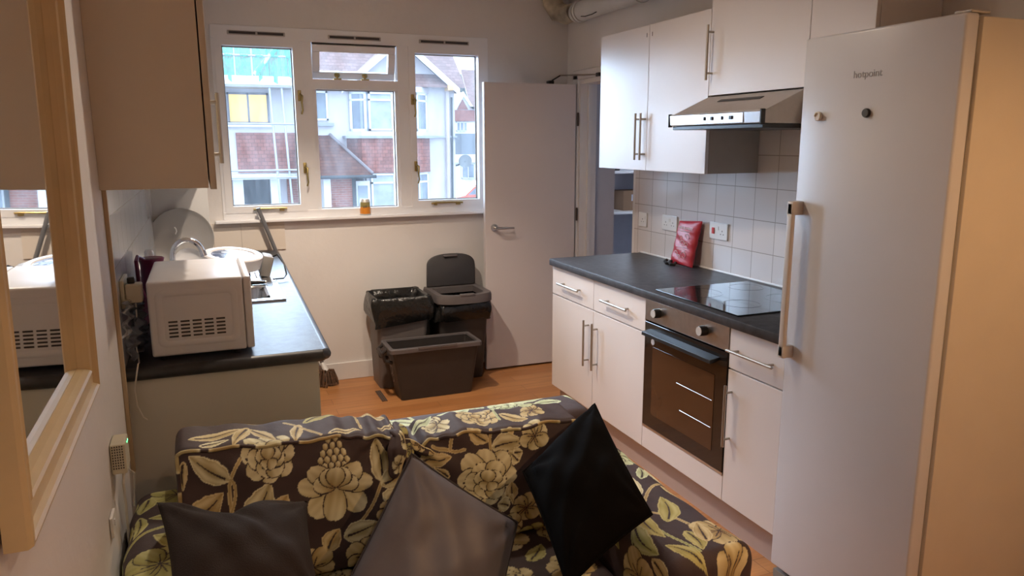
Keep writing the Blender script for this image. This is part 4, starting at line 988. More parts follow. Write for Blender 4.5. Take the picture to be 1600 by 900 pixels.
# ---- arms
def arm(x0, x1, paint, h=.60):
    prof, tt = profile_loop([(x0+.01, .05), (x0, h), (x1, h), (x1-.01, .05)], 620, [.02, .055, .055, .02])
    P, S, T = extrude_cloth(prof, tt, -2.56, -1.625, .045, 1)
    P[..., 2] += .006*np.sin(P[..., 1]*9)*np.clip((P[..., 2]-.3)/.3, 0, 1)
    P[..., 0] += .0035*np.sin(P[..., 1]*31+P[..., 2]*17)
    return cloth_object('arm', P, S, T, paint, sf)
def arm_right_paint(c):
    # T runs from the outer/lower edge: T ~ .55 top outer corner (x0) ... ; S is world y
    o = TR0
    def q(y, x): return (y, o+(x+1.245)*-1)
    f = lambda y, dx: (y, o-dx)     # dx: distance from the outer top edge (positive inwards)
    c.stem([f(-1.95, .15), f(-2.15, .14), f(-2.28, .16), f(-2.33, .10), f(-2.42, .07)], .005, 'gold')
    c.stem([f(-2.28, .16), f(-2.24, .12), f(-2.17, .055), f(-2.16, .02)], .005, 'gold'); c.stem([f(-2.28, .17), f(-2.38, .17), f(-2.52, .145)], .005, 'green')
    c.leaf(f(-2.22, .135), f(-2.09, .085), .026, 'cream'); c.leaf(f(-2.22, .155), f(-2.10, .16), .022, 'cream')
    c.leaf(f(-2.36, .125), f(-2.23, .060), .030, 'olive'); c.leaf(f(-2.29, .175), f(-2.43, .175), .027, 'olive'); c.leaf(f(-2.33, .21), f(-2.47, .23), .028, 'green')
    c.leaf(f(-2.42, .11), f(-2.52, .135), .024, 'olive'); c.leaf(f(-2.17, .02), f(-2.33, -.02), .022, 'gold'); c.leaf(f(-2.05, .0), f(-2.18, -.01), .024, 'cream')
    c.blossom(f(-2.455, .035), .072, .4, 'gold', 6); c.blossom(f(-2.57, .055), .06, 1.2, 'gold', 5)
    c.peony(f(-1.97, .06), .080, 3.6, 'sage'); c.leaf(f(-1.90, .05), f(-1.80, .11), .022, 'sage'); c.blossom(f(-1.75, .02), .05, .2, 'sage', 6)
    c.leaf(f(-1.98, .14), f(-2.07, .20), .026, 'sage'); c.peony(f(-2.12, .30), .08, 2.2, 'green'); c.blossom(f(-2.40, .33), .08, .3, 'gold'); c.leaf(f(-2.2, .24), f(-2.3, .30), .028, 'olive')
    c.leaf(f(-2.45, .25), f(-2.55, .30), .026, 'gold')
    c.leaf(f(-2.49, .10), f(-2.39, .055), .022, 'gold'); c.leaf(f(-2.56, .16), f(-2.46, .20), .024, 'olive'); c.leaf(f(-2.06, .10), f(-2.0, .17), .024, 'cream'); c.leaf(f(-2.12, .06), f(-2.05, .02), .018, 'sage')
    for y, d in ((-1.8, -.10), (-2.1, -.16), (-2.4, -.12), (-2.0, -.32), (-2.35, -.36)): c.blossom(f(y, d), .065, y*7, 'olive'); c.leaf(f(y-.05, d-.04), f(y-.16, d-.1), .026, 'green')
    for y in (-1.75, -2.05, -2.4): c.leaf(f(y, .42), f(y-.13, .36), .028, 'green'); c.blossom(f(y-.1, .52), .06, y, 'gold')
def arm_left_paint(c):
    o = TL0
    f = lambda y, dx: (y, o+dx)     # dx from the wall-side top edge inwards
    c.blossom(f(-2.08, .075), .082, .5, 'olive', 7); c.leaf(f(-2.03, .16), f(-1.94, .055), .034, 'olive'); c.leaf(f(-1.86, .17), f(-1.84, .04), .028, 'olive')
    c.stem([f(-2.0, -.01), f(-1.92, .02), f(-1.895, .10), f(-1.90, .19)], .006, 'olive'); c.leaf(f(-2.10, .15), f(-2.02, .21), .026, 'olive'); c.leaf(f(-1.93, -.035), f(-1.84, -.005), .02, 'olive'); c.leaf(f(-1.76, -.03), f(-1.68, -.01), .02, 'olive'); c.blossom(f(-2.22, .0), .06, .1, 'olive', 6)
    c.leaf(f(-1.82, .02), f(-1.93, .005), .018, 'olive'); c.blossom(f(-1.70, .10), .075, .2, 'olive', 6); c.leaf(f(-1.66, .12), f(-1.75, .20), .030, 'olive'); c.leaf(f(-1.70, .03), f(-1.80, .02), .025, 'olive')
    c.blossom(f(-2.4, .1), .09, 1, 'olive', 6); c.leaf(f(-2.25, .12), f(-2.32, .2), .028, 'olive'); c.leaf(f(-2.28, .05), f(-2.36, -.03), .026, 'gold')
    for y, d in ((-1.8, .30), (-2.1, .33), (-2.4, .30), (-2.0, .46), (-2.35, .5), (-1.9, -.12), (-2.3, -.15)): c.blossom(f(y, d), .065, y*7, 'olive'); c.leaf(f(y-.05, d+.04), f(y-.16, d+.1), .026, 'green')
AR0, AR1, AL0, AL1 = -1.49, -1.245, -2.685, -2.50
def corner_t(x0, x1, right_side, h=.60):
    prof, tt = profile_loop([(x0+.01, .05), (x0, h), (x1, h), (x1-.01, .05)], 620, [.02, .055, .055, .02])
    tgt = np.array((x1-.014, h-.014)) if right_side else np.array((x0+.014, h-.014)); return tt[np.argmin(((prof-tgt)**2).sum(1))]
TR0 = corner_t(AR0, AR1, True); TL0 = corner_t(AL0, AL1, False)
arm(AR0, AR1, arm_right_paint); arm(AL0, AL1, arm_left_paint)
# ---- back frame
bprof, btt = profile_loop([(-1.80, .10), (-1.80, .70), (-1.60, .70), (-1.60, .10)], 620, [.02, .05, .04, .02])
P, S, T = extrude_cloth(bprof, btt, -2.56, -1.29, .035, 0)
BT0 = btt[np.argmin(((bprof-np.array((-1.60-.01, .70-.01)))**2).sum(1))]
def back_paint(c):
    f = lambda x, d: (x, BT0-d)   # d: distance forwards from the rear top edge
    c.blossom(f(-2.15, .05), .06, .3, 'sage'); c.leaf(f(-2.02, .10), f(-1.94, .02), .022, 'sage')
    c.leaf(f(-1.86, .095), f(-1.97, .03), .026, 'sage'); c.stem([f(-1.86, .16), f(-1.865, .08), f(-1.88, .02)], .005, 'sage'); c.stem([f(-1.86, .16), f(-1.83, .09), f(-1.80, .06)], .005, 'sage')
    c.leaf(f(-1.81, .07), f(-1.67, .015), .032, 'sage'); c.stem([f(-1.70, .02), f(-1.63, .03)], .006, 'sage'); c.ruffle(f(-1.55, .075), .075, -1.57, 'sage')
    c.leaf(f(-1.53, .02), f(-1.38, .0), .026, 'sage'); c.leaf(f(-1.36, .07), f(-1.47, .07), .026, 'sage'); c.leaf(f(-1.30, .07), f(-1.33, -.03), .018, 'sage')
    for x in (-2.5, -2.25, -2.0, -1.75, -1.5, -1.35): c.blossom(f(x, -.18), .07, x*5, 'sage'); c.leaf(f(x+.1, -.1), f(x+.18, -.22), .03, 'sage'); c.blossom(f(x+.1, -.42), .07, x*3, 'sage')
    c.leaf(f(-2.45, .06), f(-2.30, .03), .026, 'sage')
cloth_object('back_frame', P, S, T, back_paint, sf)
# ---- seat
sprof, stt = profile_loop([(-2.52, .30), (-2.54, .445), (-1.81, .445), (-1.81, .30)], 400, [.03, .05, .03, .02])
P, S, T = extrude_cloth(sprof, stt, -2.495, -1.495, .03, 0, .004)
def seat_paint(c):
    for i, x in enumerate(np.arange(-2.45, -1.5, .17)):
        for j, t in enumerate(np.arange(.05, 2.0, .2)):
            (c.blossom if (i+j) % 2 else c.ruffle)((x+.06*(j % 2), t), .07, i+j, 'gold'); c.leaf((x+.08, t+.07), (x+.15, t+.14), .026, 'olive')
cloth_object('seat_cushion', P, S, T, seat_paint, sf)
b = MB(); b.box(-2.50, -1.49, -2.50, -1.79, .06, .298, .01); b.fin('seat_base', mat('brown_ground_cloth', (.05, .03, .03), .8), sf)
for x in (-2.62, -1.32):
    for y in (-2.50, -1.69): MB().cyl((x, y, 0), (x, y, .052), .02, .026, n=16).fin('foot', mat('dark_wood', (.05, .025, .012), .5), sf, True)

# ---- back cushions
def back_cushion(x0, x1, paint, seed, squash):
    """box cushion leaning back: front face from (y=-2.03,z=.45) to (y=-1.93,z=.80)"""
    prof, tt = profile_loop([(-2.035, .45), (-1.955, .802), (-1.815, .815), (-1.86, .45)], 470, [.03, .016, .022, .03])
    P, S, T = extrude_cloth(prof, tt, x0, x1, .022, 0, .0021)
    u = (P[..., 0]-x0)/(x1-x0); bul = np.clip(1-(2*u-1)**2, 0, 1)**.5
    zz = np.clip((P[..., 2]-.45)/.35, 0, 1); front = np.clip((-1.86-P[..., 1])/.05, 0, 1)
    P[..., 1] -= .022*bul*np.sin(PI*np.clip(zz, 0, 1))**.7*front
    P[..., 2] += .006*bul*zz
    P[..., 2] += zz*np.interp(P[..., 0], [-2.55, -2.0, -1.93, -1.70, -1.43], [.018, -.018, -.050, -.046, -.062])
    ph = seed*1.7
    P[..., 1] -= front*(.0045*np.sin(P[..., 0]*26+P[..., 2]*31+ph)*zz+.003*np.sin(P[..., 2]*60+P[..., 0]*12+ph))
    P[..., 2] += zz*(.004*np.sin(P[..., 0]*21+ph)+.003*np.sin(P[..., 0]*53+ph))
    # creases radiating from the top corner where the two cushions meet
    cx = x1 if squash < 0 else x0; dx = np.abs(P[..., 0]-cx); dz = .81-P[..., 2]; r = np.hypot(dx, dz); an = np.arctan2(dz, dx+1e-4)
    k = np.exp(-(r/.16)**2)
    P[..., 1] += front*k*(.010*np.sin(an*13)+.004); P[..., 2] += zz*k*.006*np.sin(dx*120)
    if squash > 0:   # right cushion: sags where the left one presses on it, swells at its far end
        P[..., 2] += zz*(-.022*np.exp(-(dx/.06)**2))
        P[..., 1] += -.015*np.exp(-((P[..., 0]-x0-.30)/.14)**2)*zz
    o = cloth_object('back_cushion', P, S, T, paint, sf)
    # piping along the front edge: follows the displaced surface
    i_top = np.argmin(((prof-np.array((-1.955-.004, .797)))**2).sum(1)); n0 = 6; n1 = P.shape[1]-6
    i_bot = np.argmin(((prof-np.array((-2.03, .47)))**2).sum(1))
    path = [P[i_top, j] for j in range(n0+2, n1-2, 4)]
    lft = []
    rng = range(i_bot, i_top+1, 4) if i_bot < i_top else range(i_bot, i_top-1, -4)
    for i in rng: lft.append(P[i % P.shape[0], n0+1])
    rgt = [P[i % P.shape[0], n1-3] for i in rng][::-1]
    path = lft+path+rgt; path = np.array(path)+np.array((0, -.002, .002))
    n = len(path); d = np.concatenate([[0], np.cumsum(np.linalg.norm(np.diff(path, axis=0), axis=1))])
    m = int(d[-1]/.004); dd = np.linspace(0, d[-1], m); pts = np.stack([np.interp(dd, d, path[:, k]) for k in range(3)], 1)
    K = 8; tg = np.gradient(pts, axis=0); tg /= np.linalg.norm(tg, axis=1)[:, None]+1e-9
    up_ = np.array((0, -.7, .7)); uu = np.cross(tg, up_); uu /= np.linalg.norm(uu, axis=1)[:, None]+1e-6; vv = np.cross(tg, uu)
    ang = np.linspace(0, 2*PI, K, endpoint=False)
    PP = pts[None]+.0048*(np.cos(ang)[:, None, None]*uu[None]+np.sin(ang)[:, None, None]*vv[None])
    SS = np.tile(dd, (K, 1)); TT = np.zeros_like(SS)
    def pp(c):
        rn = random.Random(seed); p = .05
        while p < dd[-1]:
            L = rn.uniform(.03, .10); c.stem([(p, 0), (p+L, 0)], .012, rn.choice(['gold', 'cream', 'gold'])); p += L+rn.uniform(.03, .09)
    q = cloth_object('piping', PP, SS, TT, pp, o)
    return o
CP, CT = profile_loop([(-2.035, .45), (-1.955, .802), (-1.815, .815), (-1.86, .45)], 470, [.03, .016, .022, .03])
CT0 = CT[np.argmin(((CP-np.array((-1.957, .797)))**2).sum(1))]     # arc position of the front top edge
SGN = 1 if CP[np.argmin(np.abs(CT-(CT0+.05)))][1] > .80 else -1   # direction in which T climbs over the top
kx_ = .57/(1290-360)
def left_paint(c):
    # (a, b): a = distance from the left end, b = distance below the front top edge (negative: on the top band)
    f = lambda u, v: (-2.55+(u-352)*kx_*1.0, CT0-SGN*((v-300)*.00064))
    g = lambda u, v: (-2.55+(u-352)*kx_, CT0+SGN*((300-v)*.0016))
    c.stem([f(610, 320), f(550, 400), f(540, 480), f(550, 560), f(585, 615)], .0045, 'gold'); c.stem([f(545, 400), f(570, 440), f(560, 500), f(540, 540)], .004, 'gold')
    c.stem([f(600, 580), f(620, 520)], .004); c.stem([f(1170, 490), f(1130, 570), f(1065, 640)], .0045); c.stem([f(1175, 500), f(1160, 420)], .004)
    c.leaf(f(548, 415), f(400, 315), .030, 'cream'); c.leaf(f(375, 548), f(520, 455), .030, 'gold'); c.leaf(f(588, 590), f(705, 422), .034, 'cream'); c.leaf(f(690, 600), f(770, 488), .030, 'gold')
    c.leaf(f(1172, 492), f(1155, 310), .030, 'cream'); c.leaf(f(1165, 510), f(1305, 418), .028, 'cream'); c.leaf(f(580, 630), f(440, 585), .020, 'gold'); c.leaf(f(985, 700), f(1145, 660), .032, 'cream')
    c.ruffle(f(705, 330), .066, -PI/2*SGN*-1, 'cream'); c.peony(f(970, 480), .098, SGN*PI/2, 'cream')
    c.ruffle(f(1310, 350), .05, 1.9, 'gold'); c.leaf(f(1180, 590), f(1240, 520), .026, 'cream'); c.blossom(f(1190, 620), .035, .2, 'gold'); c.leaf(f(380, 330), f(372, 440), .014, 'gold')
    for u in (420, 640, 850, 1080, 1250): c.blossom(f(u, 800), .06, u, 'gold'); c.leaf(f(u+60, 740), f(u+120, 660+(u % 50)), .026, 'gold')
    # top band
    for u, v, u2, v2, w_, p in ((400, 268, 640, 240, .020, 'gold'), (640, 235, 570, 300, .018, 'gold'), (640, 240, 740, 290, .018, 'gold'), (855, 240, 820, 300, .016, 'gold'), (870, 235, 1040, 215, .020, 'olive'), (1110, 200, 1240, 235, .024, 'gold'), (960, 290, 1110, 280, .014, 'gold'), (1180, 275, 1290, 265, .012, 'gold'), (440, 292, 560, 282, .012, 'cream')):
        c.leaf(g(u, v), g(u2, v2), w_, p)
    c.stem([g(790, 232), g(860, 250), g(930, 290)], .004); c.stem([g(1105, 195), g(1115, 270)], .004); c.blossom(g(1310, 205), .035, .4, 'gold'); c.leaf(g(700, 215), g(560, 205), .018, 'gold')
    for u in (420, 700, 1000, 1250): c.blossom(g(u, 150), .05, u, 'sage')
def right_paint(c):
    # source crop 540..960 x 560..800 at 3.75x ; cushion spans u ~ 395..1500, front edge v ~ 400
    f = lambda u, v: (-1.985+(u-370)*.000462, CT0-SGN*((v-(470-(u-400)*.115))*.00050))
    g = lambda u, v: (-1.985+(u-370)*.000462, CT0+SGN*(((470-(u-400)*.115)-v)*.00125))
    c.stem([f(940, 380), f(915, 450), f(920, 540)], .004); c.stem([f(560, 490), f(660, 530), f(750, 530)], .005, 'gold'); c.stem([f(680, 440), f(665, 520)], .005)
    c.leaf(f(905, 470), f(790, 400), .026, 'gold'); c.leaf(f(925, 505), f(1135, 455), .036, 'cream'); c.leaf(f(455, 560), f(668, 560), .026, 'gold'); c.leaf(f(1090, 600), f(1025, 540), .03, 'cream'); c.leaf(f(1060, 545), f(1125, 530), .02, 'cream')
    c.ruffle(f(875, 690), .088, SGN*PI/2, 'cream'); c.blossom(f(1215, 430), .05, .3, 'cream'); c.leaf(f(1020, 840), f(1025, 720), .02, 'gold'); c.leaf(f(1010, 850), f(985, 800), .018, 'gold')
    c.stem([f(1010, 820), f(1040, 890), f(1080, 1000)], .005); c.leaf(f(1000, 880), f(920, 860), .025, 'cream'); c.blossom(f(1110, 900), .05, .2, 'gold'); c.leaf(f(640, 690), f(550, 620), .012, 'gold')
    c.blossom(f(980, 1040), .055, .2, 'gold', 7); c.leaf(f(860, 960), f(960, 1000), .03, 'gold')
    for u in (450, 620, 800, 1150, 1330, 1450): c.blossom(f(u, 1130), .055, u, 'olive'); c.leaf(f(u+60, 980), f(u+140, 900), .026, 'gold')
    for u in (1350, 1450): c.ruffle(f(u, 650+(u-1350)*2), .05, 1.2, 'cream')
    # top band
    c.peony(g(620, 385), .05, 2.6, 'cream'); c.ruffle(g(910, 335), .062, SGN*PI/2, 'gold'); c.leaf(g(1060, 320), g(1225, 345), .024, 'gold'); c.blossom(g(1290, 305), .042, .3, 'gold')
    c.stem([g(1045, 290), g(1035, 350)], .004, 'sage'); c.leaf(g(900, 278), g(1060, 285), .016, 'sage'); c.leaf(g(480, 400), g(640, 330), .02, 'sage'); c.leaf(g(1080, 392), g(1030, 398), .012, 'gold')
    for u in (500, 700, 900, 1100, 1300): c.blossom(g(u, 240), .05, u, 'sage')
back_cushion(-2.553, -1.985, left_paint, 2, -1); back_cushion(-1.975, -1.430, right_paint, 5, 1)
# gathered cloth bunched between the cushions
b = None
Pk = []
def knot(name, pts, r, seed, pals):
    pts = np.array(pts, float); d = np.concatenate([[0], np.cumsum(np.linalg.norm(np.diff(pts, axis=0), axis=1))]); m = 60
    dd = np.linspace(0, d[-1], m); c3 = np.stack([np.interp(dd, d, pts[:, k]) for k in range(3)], 1)
    for _ in range(6): c3[1:-1] = (c3[:-2]+c3[1:-1]*2+c3[2:])/4
    tg = np.gradient(c3, axis=0); tg /= np.linalg.norm(tg, axis=1)[:, None]; uu = np.cross(tg, (0.1, -1, .2)); uu /= np.linalg.norm(uu, axis=1)[:, None]; vv = np.cross(tg, uu)
    K = 40; ang = np.linspace(0, 2*PI, K, endpoint=False); env = np.sin(np.linspace(.02, PI-.02, m))**.4
    rr = r*env[None]*(1+.16*np.sin(ang*4+seed)[:, None]*np.ones(m)[None]+.12*np.sin(dd*90+seed)[None])
    P = c3[None]+rr[..., None]*(np.cos(ang)[:, None, None]*uu[None]+.7*np.sin(ang)[:, None, None]*vv[None])
    S = np.tile(dd, (K, 1)); T = np.tile((ang*r)[:, None], (1, m))
    def pt(c):
        for k, (s_, t_) in enumerate(((.02, .2), (.05, .55), (.08, .3), (.11, .7))): c.blossom((s_, t_*2*PI*r), .028, k+seed, pals[k % len(pals)], 5)
        c.stem([(0, PI*r), (.15, PI*r*1.1)], .006, pals[0])
    return cloth_object(name, P, S, T, pt, sf)
knot('gathered_fold', [(-2.005, -1.93, .785), (-1.995, -1.965, .775), (-2.005, -1.995, .74), (-2.02, -2.01, .68)], .022, 1, ['gold', 'cream'])
knot('gathered_fold', [(-1.985, -1.88, .788), (-1.975, -1.93, .775), (-1.97, -1.975, .735), (-1.975, -2.0, .70)], .018, 4, ['gold', 'olive'])
knot('gathered_fold', [(-1.985, -1.955, .762), (-1.955, -1.965, .748), (-1.93, -1.975, .73), (-1.90, -1.985, .72)], .013, 6, ['gold', 'gold'])

# ------------------------------------------------------------------ scatter cushions
def scatter(name, label, T_, R_, B_, L_, th, m, bow=.05, seed=0, piping=True, dent=None, n=44, sag=0):
    T_, R_, B_, L_ = [V(p) for p in (T_, R_, B_, L_)]
    cen = (T_+R_+B_+L_)/4; nm = (R_-L_).cross(T_-B_).normalized()
    if nm.y > 0: nm = -nm
    o = thing(name, label, 'cushion', (cen.x, cen.y, min(p.z for p in (T_, R_, B_, L_))))
    rnd = np.random.RandomState(seed); ph = rnd.rand(8)*6
    rim = []
    def edge_pt(u, v):   # u,v in -1..1
        uu = u*(1-bow*(1-v*v)); vv = v*(1-bow*(1-u*u)); a, c_ = (uu+1)/2, (vv+1)/2
        return T_.lerp(R_, a).lerp(L_.lerp(B_, a), c_)+(L_-T_).normalized()*sag*math.exp(-((u+.2)/.38)**2)*((1-v)/2)**2
    b = MB(); sides = []
    for sg in (1, -1):
        P = []
        for i in range(n+1):
            row = []
            for j in range(n+1):
                u, v = -1+2*i/n, -1+2*j/n
                h = ((1-abs(u)**2.1)*(1-abs(v)**2.1)); h = max(h, 0)**.6
                wr = (.07*math.sin(5*u+3*v+ph[0])+.05*math.sin(10*u-6*v+ph[1])+.035*math.sin(9*v+5*u+ph[2]))*h
                # radial creases at the corners
                for q, (cu, cv) in enumerate(((-1, -1), (1, -1), (1, 1), (-1, 1))):
                    r = math.hypot(u-cu, v-cv); an = math.atan2(v-cv, u-cu); wr += .11*math.exp(-(r/.6)**2)*math.sin(an*11+ph[3+q])*min(1, r*3)*h**.3
                hh = th*(h+wr)
                if dent and sg > 0:
                    dd = abs((u-dent[0])*dent[3]-(v-dent[1])*dent[2]); al = (u-dent[0])*dent[2]+(v-dent[1])*dent[3]
                    hh -= th*.35*math.exp(-(dd/.13)**2)*max(0, 1-abs(al-.4))*h**.3
                row.append(edge_pt(u, v)+nm*(hh*sg*(1 if sg > 0 else .8)))
            P.append(row)
        b.grid(P)
    bmesh.ops.remove_doubles(b.bm, verts=b.bm.verts, dist=.0006)
    c = b.fin('cushion_cover', m, o, True, 180)
    if piping:
        path = [edge_pt(-1+2*i/n, -1) for i in range(n)]+[edge_pt(1, -1+2*i/n) for i in range(n)]+[edge_pt(1-2*i/n, 1) for i in range(n)]+[edge_pt(-1, 1-2*i/n) for i in range(n)]
        b = MB(); b.tube(path, .0032, 8, closed=True); b.fin('piping', piping if not isinstance(piping, bool) else m, o, True)
    return o
scatter('scatter_cushion', 'dark brown square cushion at the left end of the sofa', (-2.594, -2.04, .737), (-2.259, -2.11, .708), (-2.262, -2.37, .58), (-2.553, -2.40, .665), .070, M_BROWNPILLOW, .06, 3, False, dent=(-.2, -.95, .55, .83), sag=.05)
scatter('scatter_cushion', 'shiny grey cushion with dark piping, tilted on one corner in the middle of the sofa', (-1.993, -2.105, .785), (-1.722, -2.16, .565), (-1.90, -2.37, .25), (-2.30, -2.30, .42), .088, M_GREYPILLOW, .03, 11, mat('dark_piping', (.03, .025, .028), .6))
scatter('scatter_cushion', 'plain black cushion leaning at the right end of the sofa', (-1.398, -1.985, .797), (-1.470, -2.42, .664), (-1.745, -2.51, .585), (-1.690, -2.125, .690), .095, M_BLACKPILLOW, .04, 21, True)
lp = scatter('scatter_cushion', 'pale grey cushion whose edge just shows at the bottom below the grey one', (-2.16, -2.44, .475), (-1.86, -2.42, .47), (-1.86, -2.56, .50), (-2.16, -2.56, .50), .03, M_GREYPILLOW, .03, 5, False) if False else None

# ------------------------------------------------------------------ the street outside
YF = 22.0
BRICK = grid_mat('hung_red_tiles', (.31, .115, .09), (.15, .06, .05), 'XZ', (.18, .12), (0, 0), .012, .8, .4, .18, .5)
BRICKW = grid_mat('red_brick_wall', (.30, .11, .08), (.34, .25, .22), 'XZ', (.225, .075), (0, 0), .01, .85, .3, .15, .5)
ROOF = grid_mat('brown_roof_tiles', (.26, .17, .16), (.17, .11, .11), 'XZ', (.2, .11), (0, 0), .012, .8, .4, .15, .5)
PORCH = grid_mat('porch_roof_tiles', (.27, .12, .09), (.17, .08, .07), 'XZ', (.2, .10), (0, 0), .012, .8, .4, .15, .5)
RENDER = mat('pale_render', (.62, .58, .60), .85, noise=.08, nscale=1.2)
HWHITE = mat('house_white_paint', (.78, .78, .80), .6)
HGLASS = mat('house_window_glass', (.22, .25, .30), .12, noise=.3, nscale=1.5)
HCURT = mat('net_curtain', (.40, .43, .50), .8, noise=.15, nscale=3)
DARK = mat('dark_recess', (.06, .07, .08), .8)
ASPH = mat('asphalt', (.12, .12, .125), .85, noise=.15)
struct(MB().box(-60, 90, 6, 140, -2.6, -2.5).fin('ground', ASPH))
struct(MB().box(-60, 16, 17.5, 20.2, -2.5, -2.38, .02).fin('pavement', mat('paving', (.34, .33, .33), .85)))
hs = thing('terraced_house', 'pale rendered house over the street with red hung tiles and white bay windows', 'house', (2.2, YF, -2.5))
b = MB(); b.poly([(-9, YF, -2.5), (5.96, YF, -2.5), (5.96, YF, 3.46), (5.73, YF, 3.48), (3.98, YF, 4.93), (2.2, YF, 3.46), (-9, YF, 3.46)], (0, 7, 0)); b.fin('walls', RENDER, hs)
b = MB(); b.poly([(-9.3, YF-.45, 3.40), (6.2, YF-.45, 3.40), (6.2, YF+4.2, 7.4), (-9.3, YF+4.2, 7.4)], (0, 0.05, .12)); b.poly([(-9.3, YF+4.2, 7.4), (6.2, YF+4.2, 7.4), (6.2, YF+8.6, 3.4), (-9.3, YF+8.6, 3.4)], (0, .05, .12)); b.fin('roof', ROOF, hs)
b = MB()
for s_ in (-1, 1): b.poly([(3.98, YF-.45, 4.95), (3.98+s_*2.05, YF-.45, 3.26), (3.98+s_*2.05, YF+1.2, 3.26), (3.98, YF+1.6, 4.95)], (0, 0, .10))
b.fin('gable_roof', ROOF, hs)
for s_ in (-1, 1):
    b = MB(); b.poly([(3.98, YF-.50, 5.05), (3.98+s_*2.02, YF-.50, 3.38), (3.98+s_*2.02, YF-.50, 3.14), (3.98, YF-.50, 4.80)], (0, .05, 0)); b.fin('bargeboard', HWHITE, hs)
def hwin(x0, x1, z0, z1, y, parent, nx=2, glass=HGLASS, frame=HWHITE, fan=None, name='window'):
    f = MB(); t = .06; d = .08
    f.box(x0, x1, y-d, y+.02, z1-t, z1); f.box(x0, x1, y-d, y+.02, z0, z0+t); f.box(x0, x0+t, y-d, y+.02, z0, z1); f.box(x1-t, x1, y-d, y+.02, z0, z1)
    for k in range(1, nx): xx = x0+(x1-x0)*k/nx; f.box(xx-t/2, xx+t/2, y-d, y+.02, z0, z1)
    if fan: f.box(x0, x1, y-d, y+.02, fan-t/2, fan+t/2)
    w_ = f.fin(name, frame, parent); MB().box(x0+t/2, x1-t/2, y-.03, y-.005, z0+t/2, z1-t/2).fin('pane', glass, w_); return w_
# bay (upper and lower), projecting 0.5 m
b = MB()
for z0, z1, m_, nm in ((3.22, 3.40, RENDER, 'bay_head'), (1.70, 1.93, RENDER, 'bay_sill_band'), (.55, 1.70, BRICK, 'hung_tiles'), (-2.5, -.66, BRICKW, 'bay_base')):
    b = MB(); b.poly([(2.12, YF+.02, z0), (2.55, YF-.5, z0), (4.62, YF-.5, z0), (5.04, YF+.02, z0)], (0, 0, z1-z0)); b.fin(nm, m_, hs)
for z0, z1, fan in ((1.93, 3.22, 2.95), (-.66, .55, .22)):
    b = MB(); b.poly([(2.3, YF+.02, z0), (2.6, YF-.38, z0), (4.58, YF-.38, z0), (4.9, YF+.02, z0)], (0, 0, z1-z0)); b.fin('bay_inside', HCURT, hs)
    hwin(2.82, 4.40, z0+.02, z1-.02, YF-.40, hs, 2, HCURT, HWHITE, fan)
    for xa, ya2, xb, yb2 in ((2.26, YF-.12, 2.74, YF-.50), (4.46, YF-.50, 4.92, YF-.12)):
        f = MB(); dx, dy = xb-xa, yb2-ya2
        for k0, k1, za, zb in ((0, .14, z0, z1), (.86, 1, z0, z1), (0, 1, z1-.08, z1), (0, 1, z0, z0+.08), (0, 1, fan-.03, fan+.03)):
            f.poly([(xa+dx*k0, ya2+dy*k0, za), (xa+dx*k1, ya2+dy*k1, za), (xa+dx*k1, ya2+dy*k1+.07, za), (xa+dx*k0, ya2+dy*k0+.07, za)], (0, 0, zb-za))
        w_ = f.fin('window', HWHITE, hs)
        f = MB(); f.poly([(xa+dx*.1, ya2+dy*.1+.03, z0), (xa+dx*.9, ya2+dy*.9+.03, z0), (xa+dx*.9, ya2+dy*.9+.05, z0), (xa+dx*.1, ya2+dy*.1+.05, z0)], (0, 0, z1-z0)); f.fin('pane', HGLASS, w_)
MB().box(2.0, 5.1, YF-.62, YF, 1.70, 1.78).fin('string_course', mat('grey_sill', (.35, .36, .40), .7), hs)
MB().box(5.04, 6.0, YF-.12, YF, 1.72, 1.78).fin('string_course', mat('grey_sill', (.35, .36, .40), .7), hs)
hwin(.55, 1.56, 2.28, 3.22, YF, hs, 2, HGLASS); MB().box(.5, 1.72, YF-.18, YF, 2.10, 2.2).fin('window_sill', mat('grey_sill', (.35, .36, .40), .7), hs)
hwin(-1.55, -.30, 2.16, 3.12, YF, hs, 2, mat('lit_room_window', (.5, .35, .12), .5, emis=(1.0, .62, .22), estr=.6), mat('dark_grey_frame', (.2, .2, .22), .5), name='lit_window'); MB().box(-1.6, -.2, YF-.14, YF, 2.06, 2.14).fin('window_sill', HWHITE, hs)
MB().box(-1.36, .60, YF-.06, YF+.01, .62, 1.88).fin('hung_tiles', BRICK, hs)
MB().box(-1.9, .55, YF-.5, YF, .42, .58).fin('porch_fascia', HWHITE, hs); MB().box(-1.25, -.42, YF-.02, YF+.02, -2.4, .42).fin('dark_doorway', DARK, hs)
MB().box(-.42, -.12, YF-.35, YF-.1, -2.4, .42).fin('porch_pillar', HWHITE, hs); MB().box(-1.55, -1.25, YF-.3, YF-.02, -2.4, .42).fin('porch_pillar', HWHITE, hs); MB().box(.12, .60, YF-.06, YF, -2.4, .42).fin('brick_pier', BRICKW, hs)
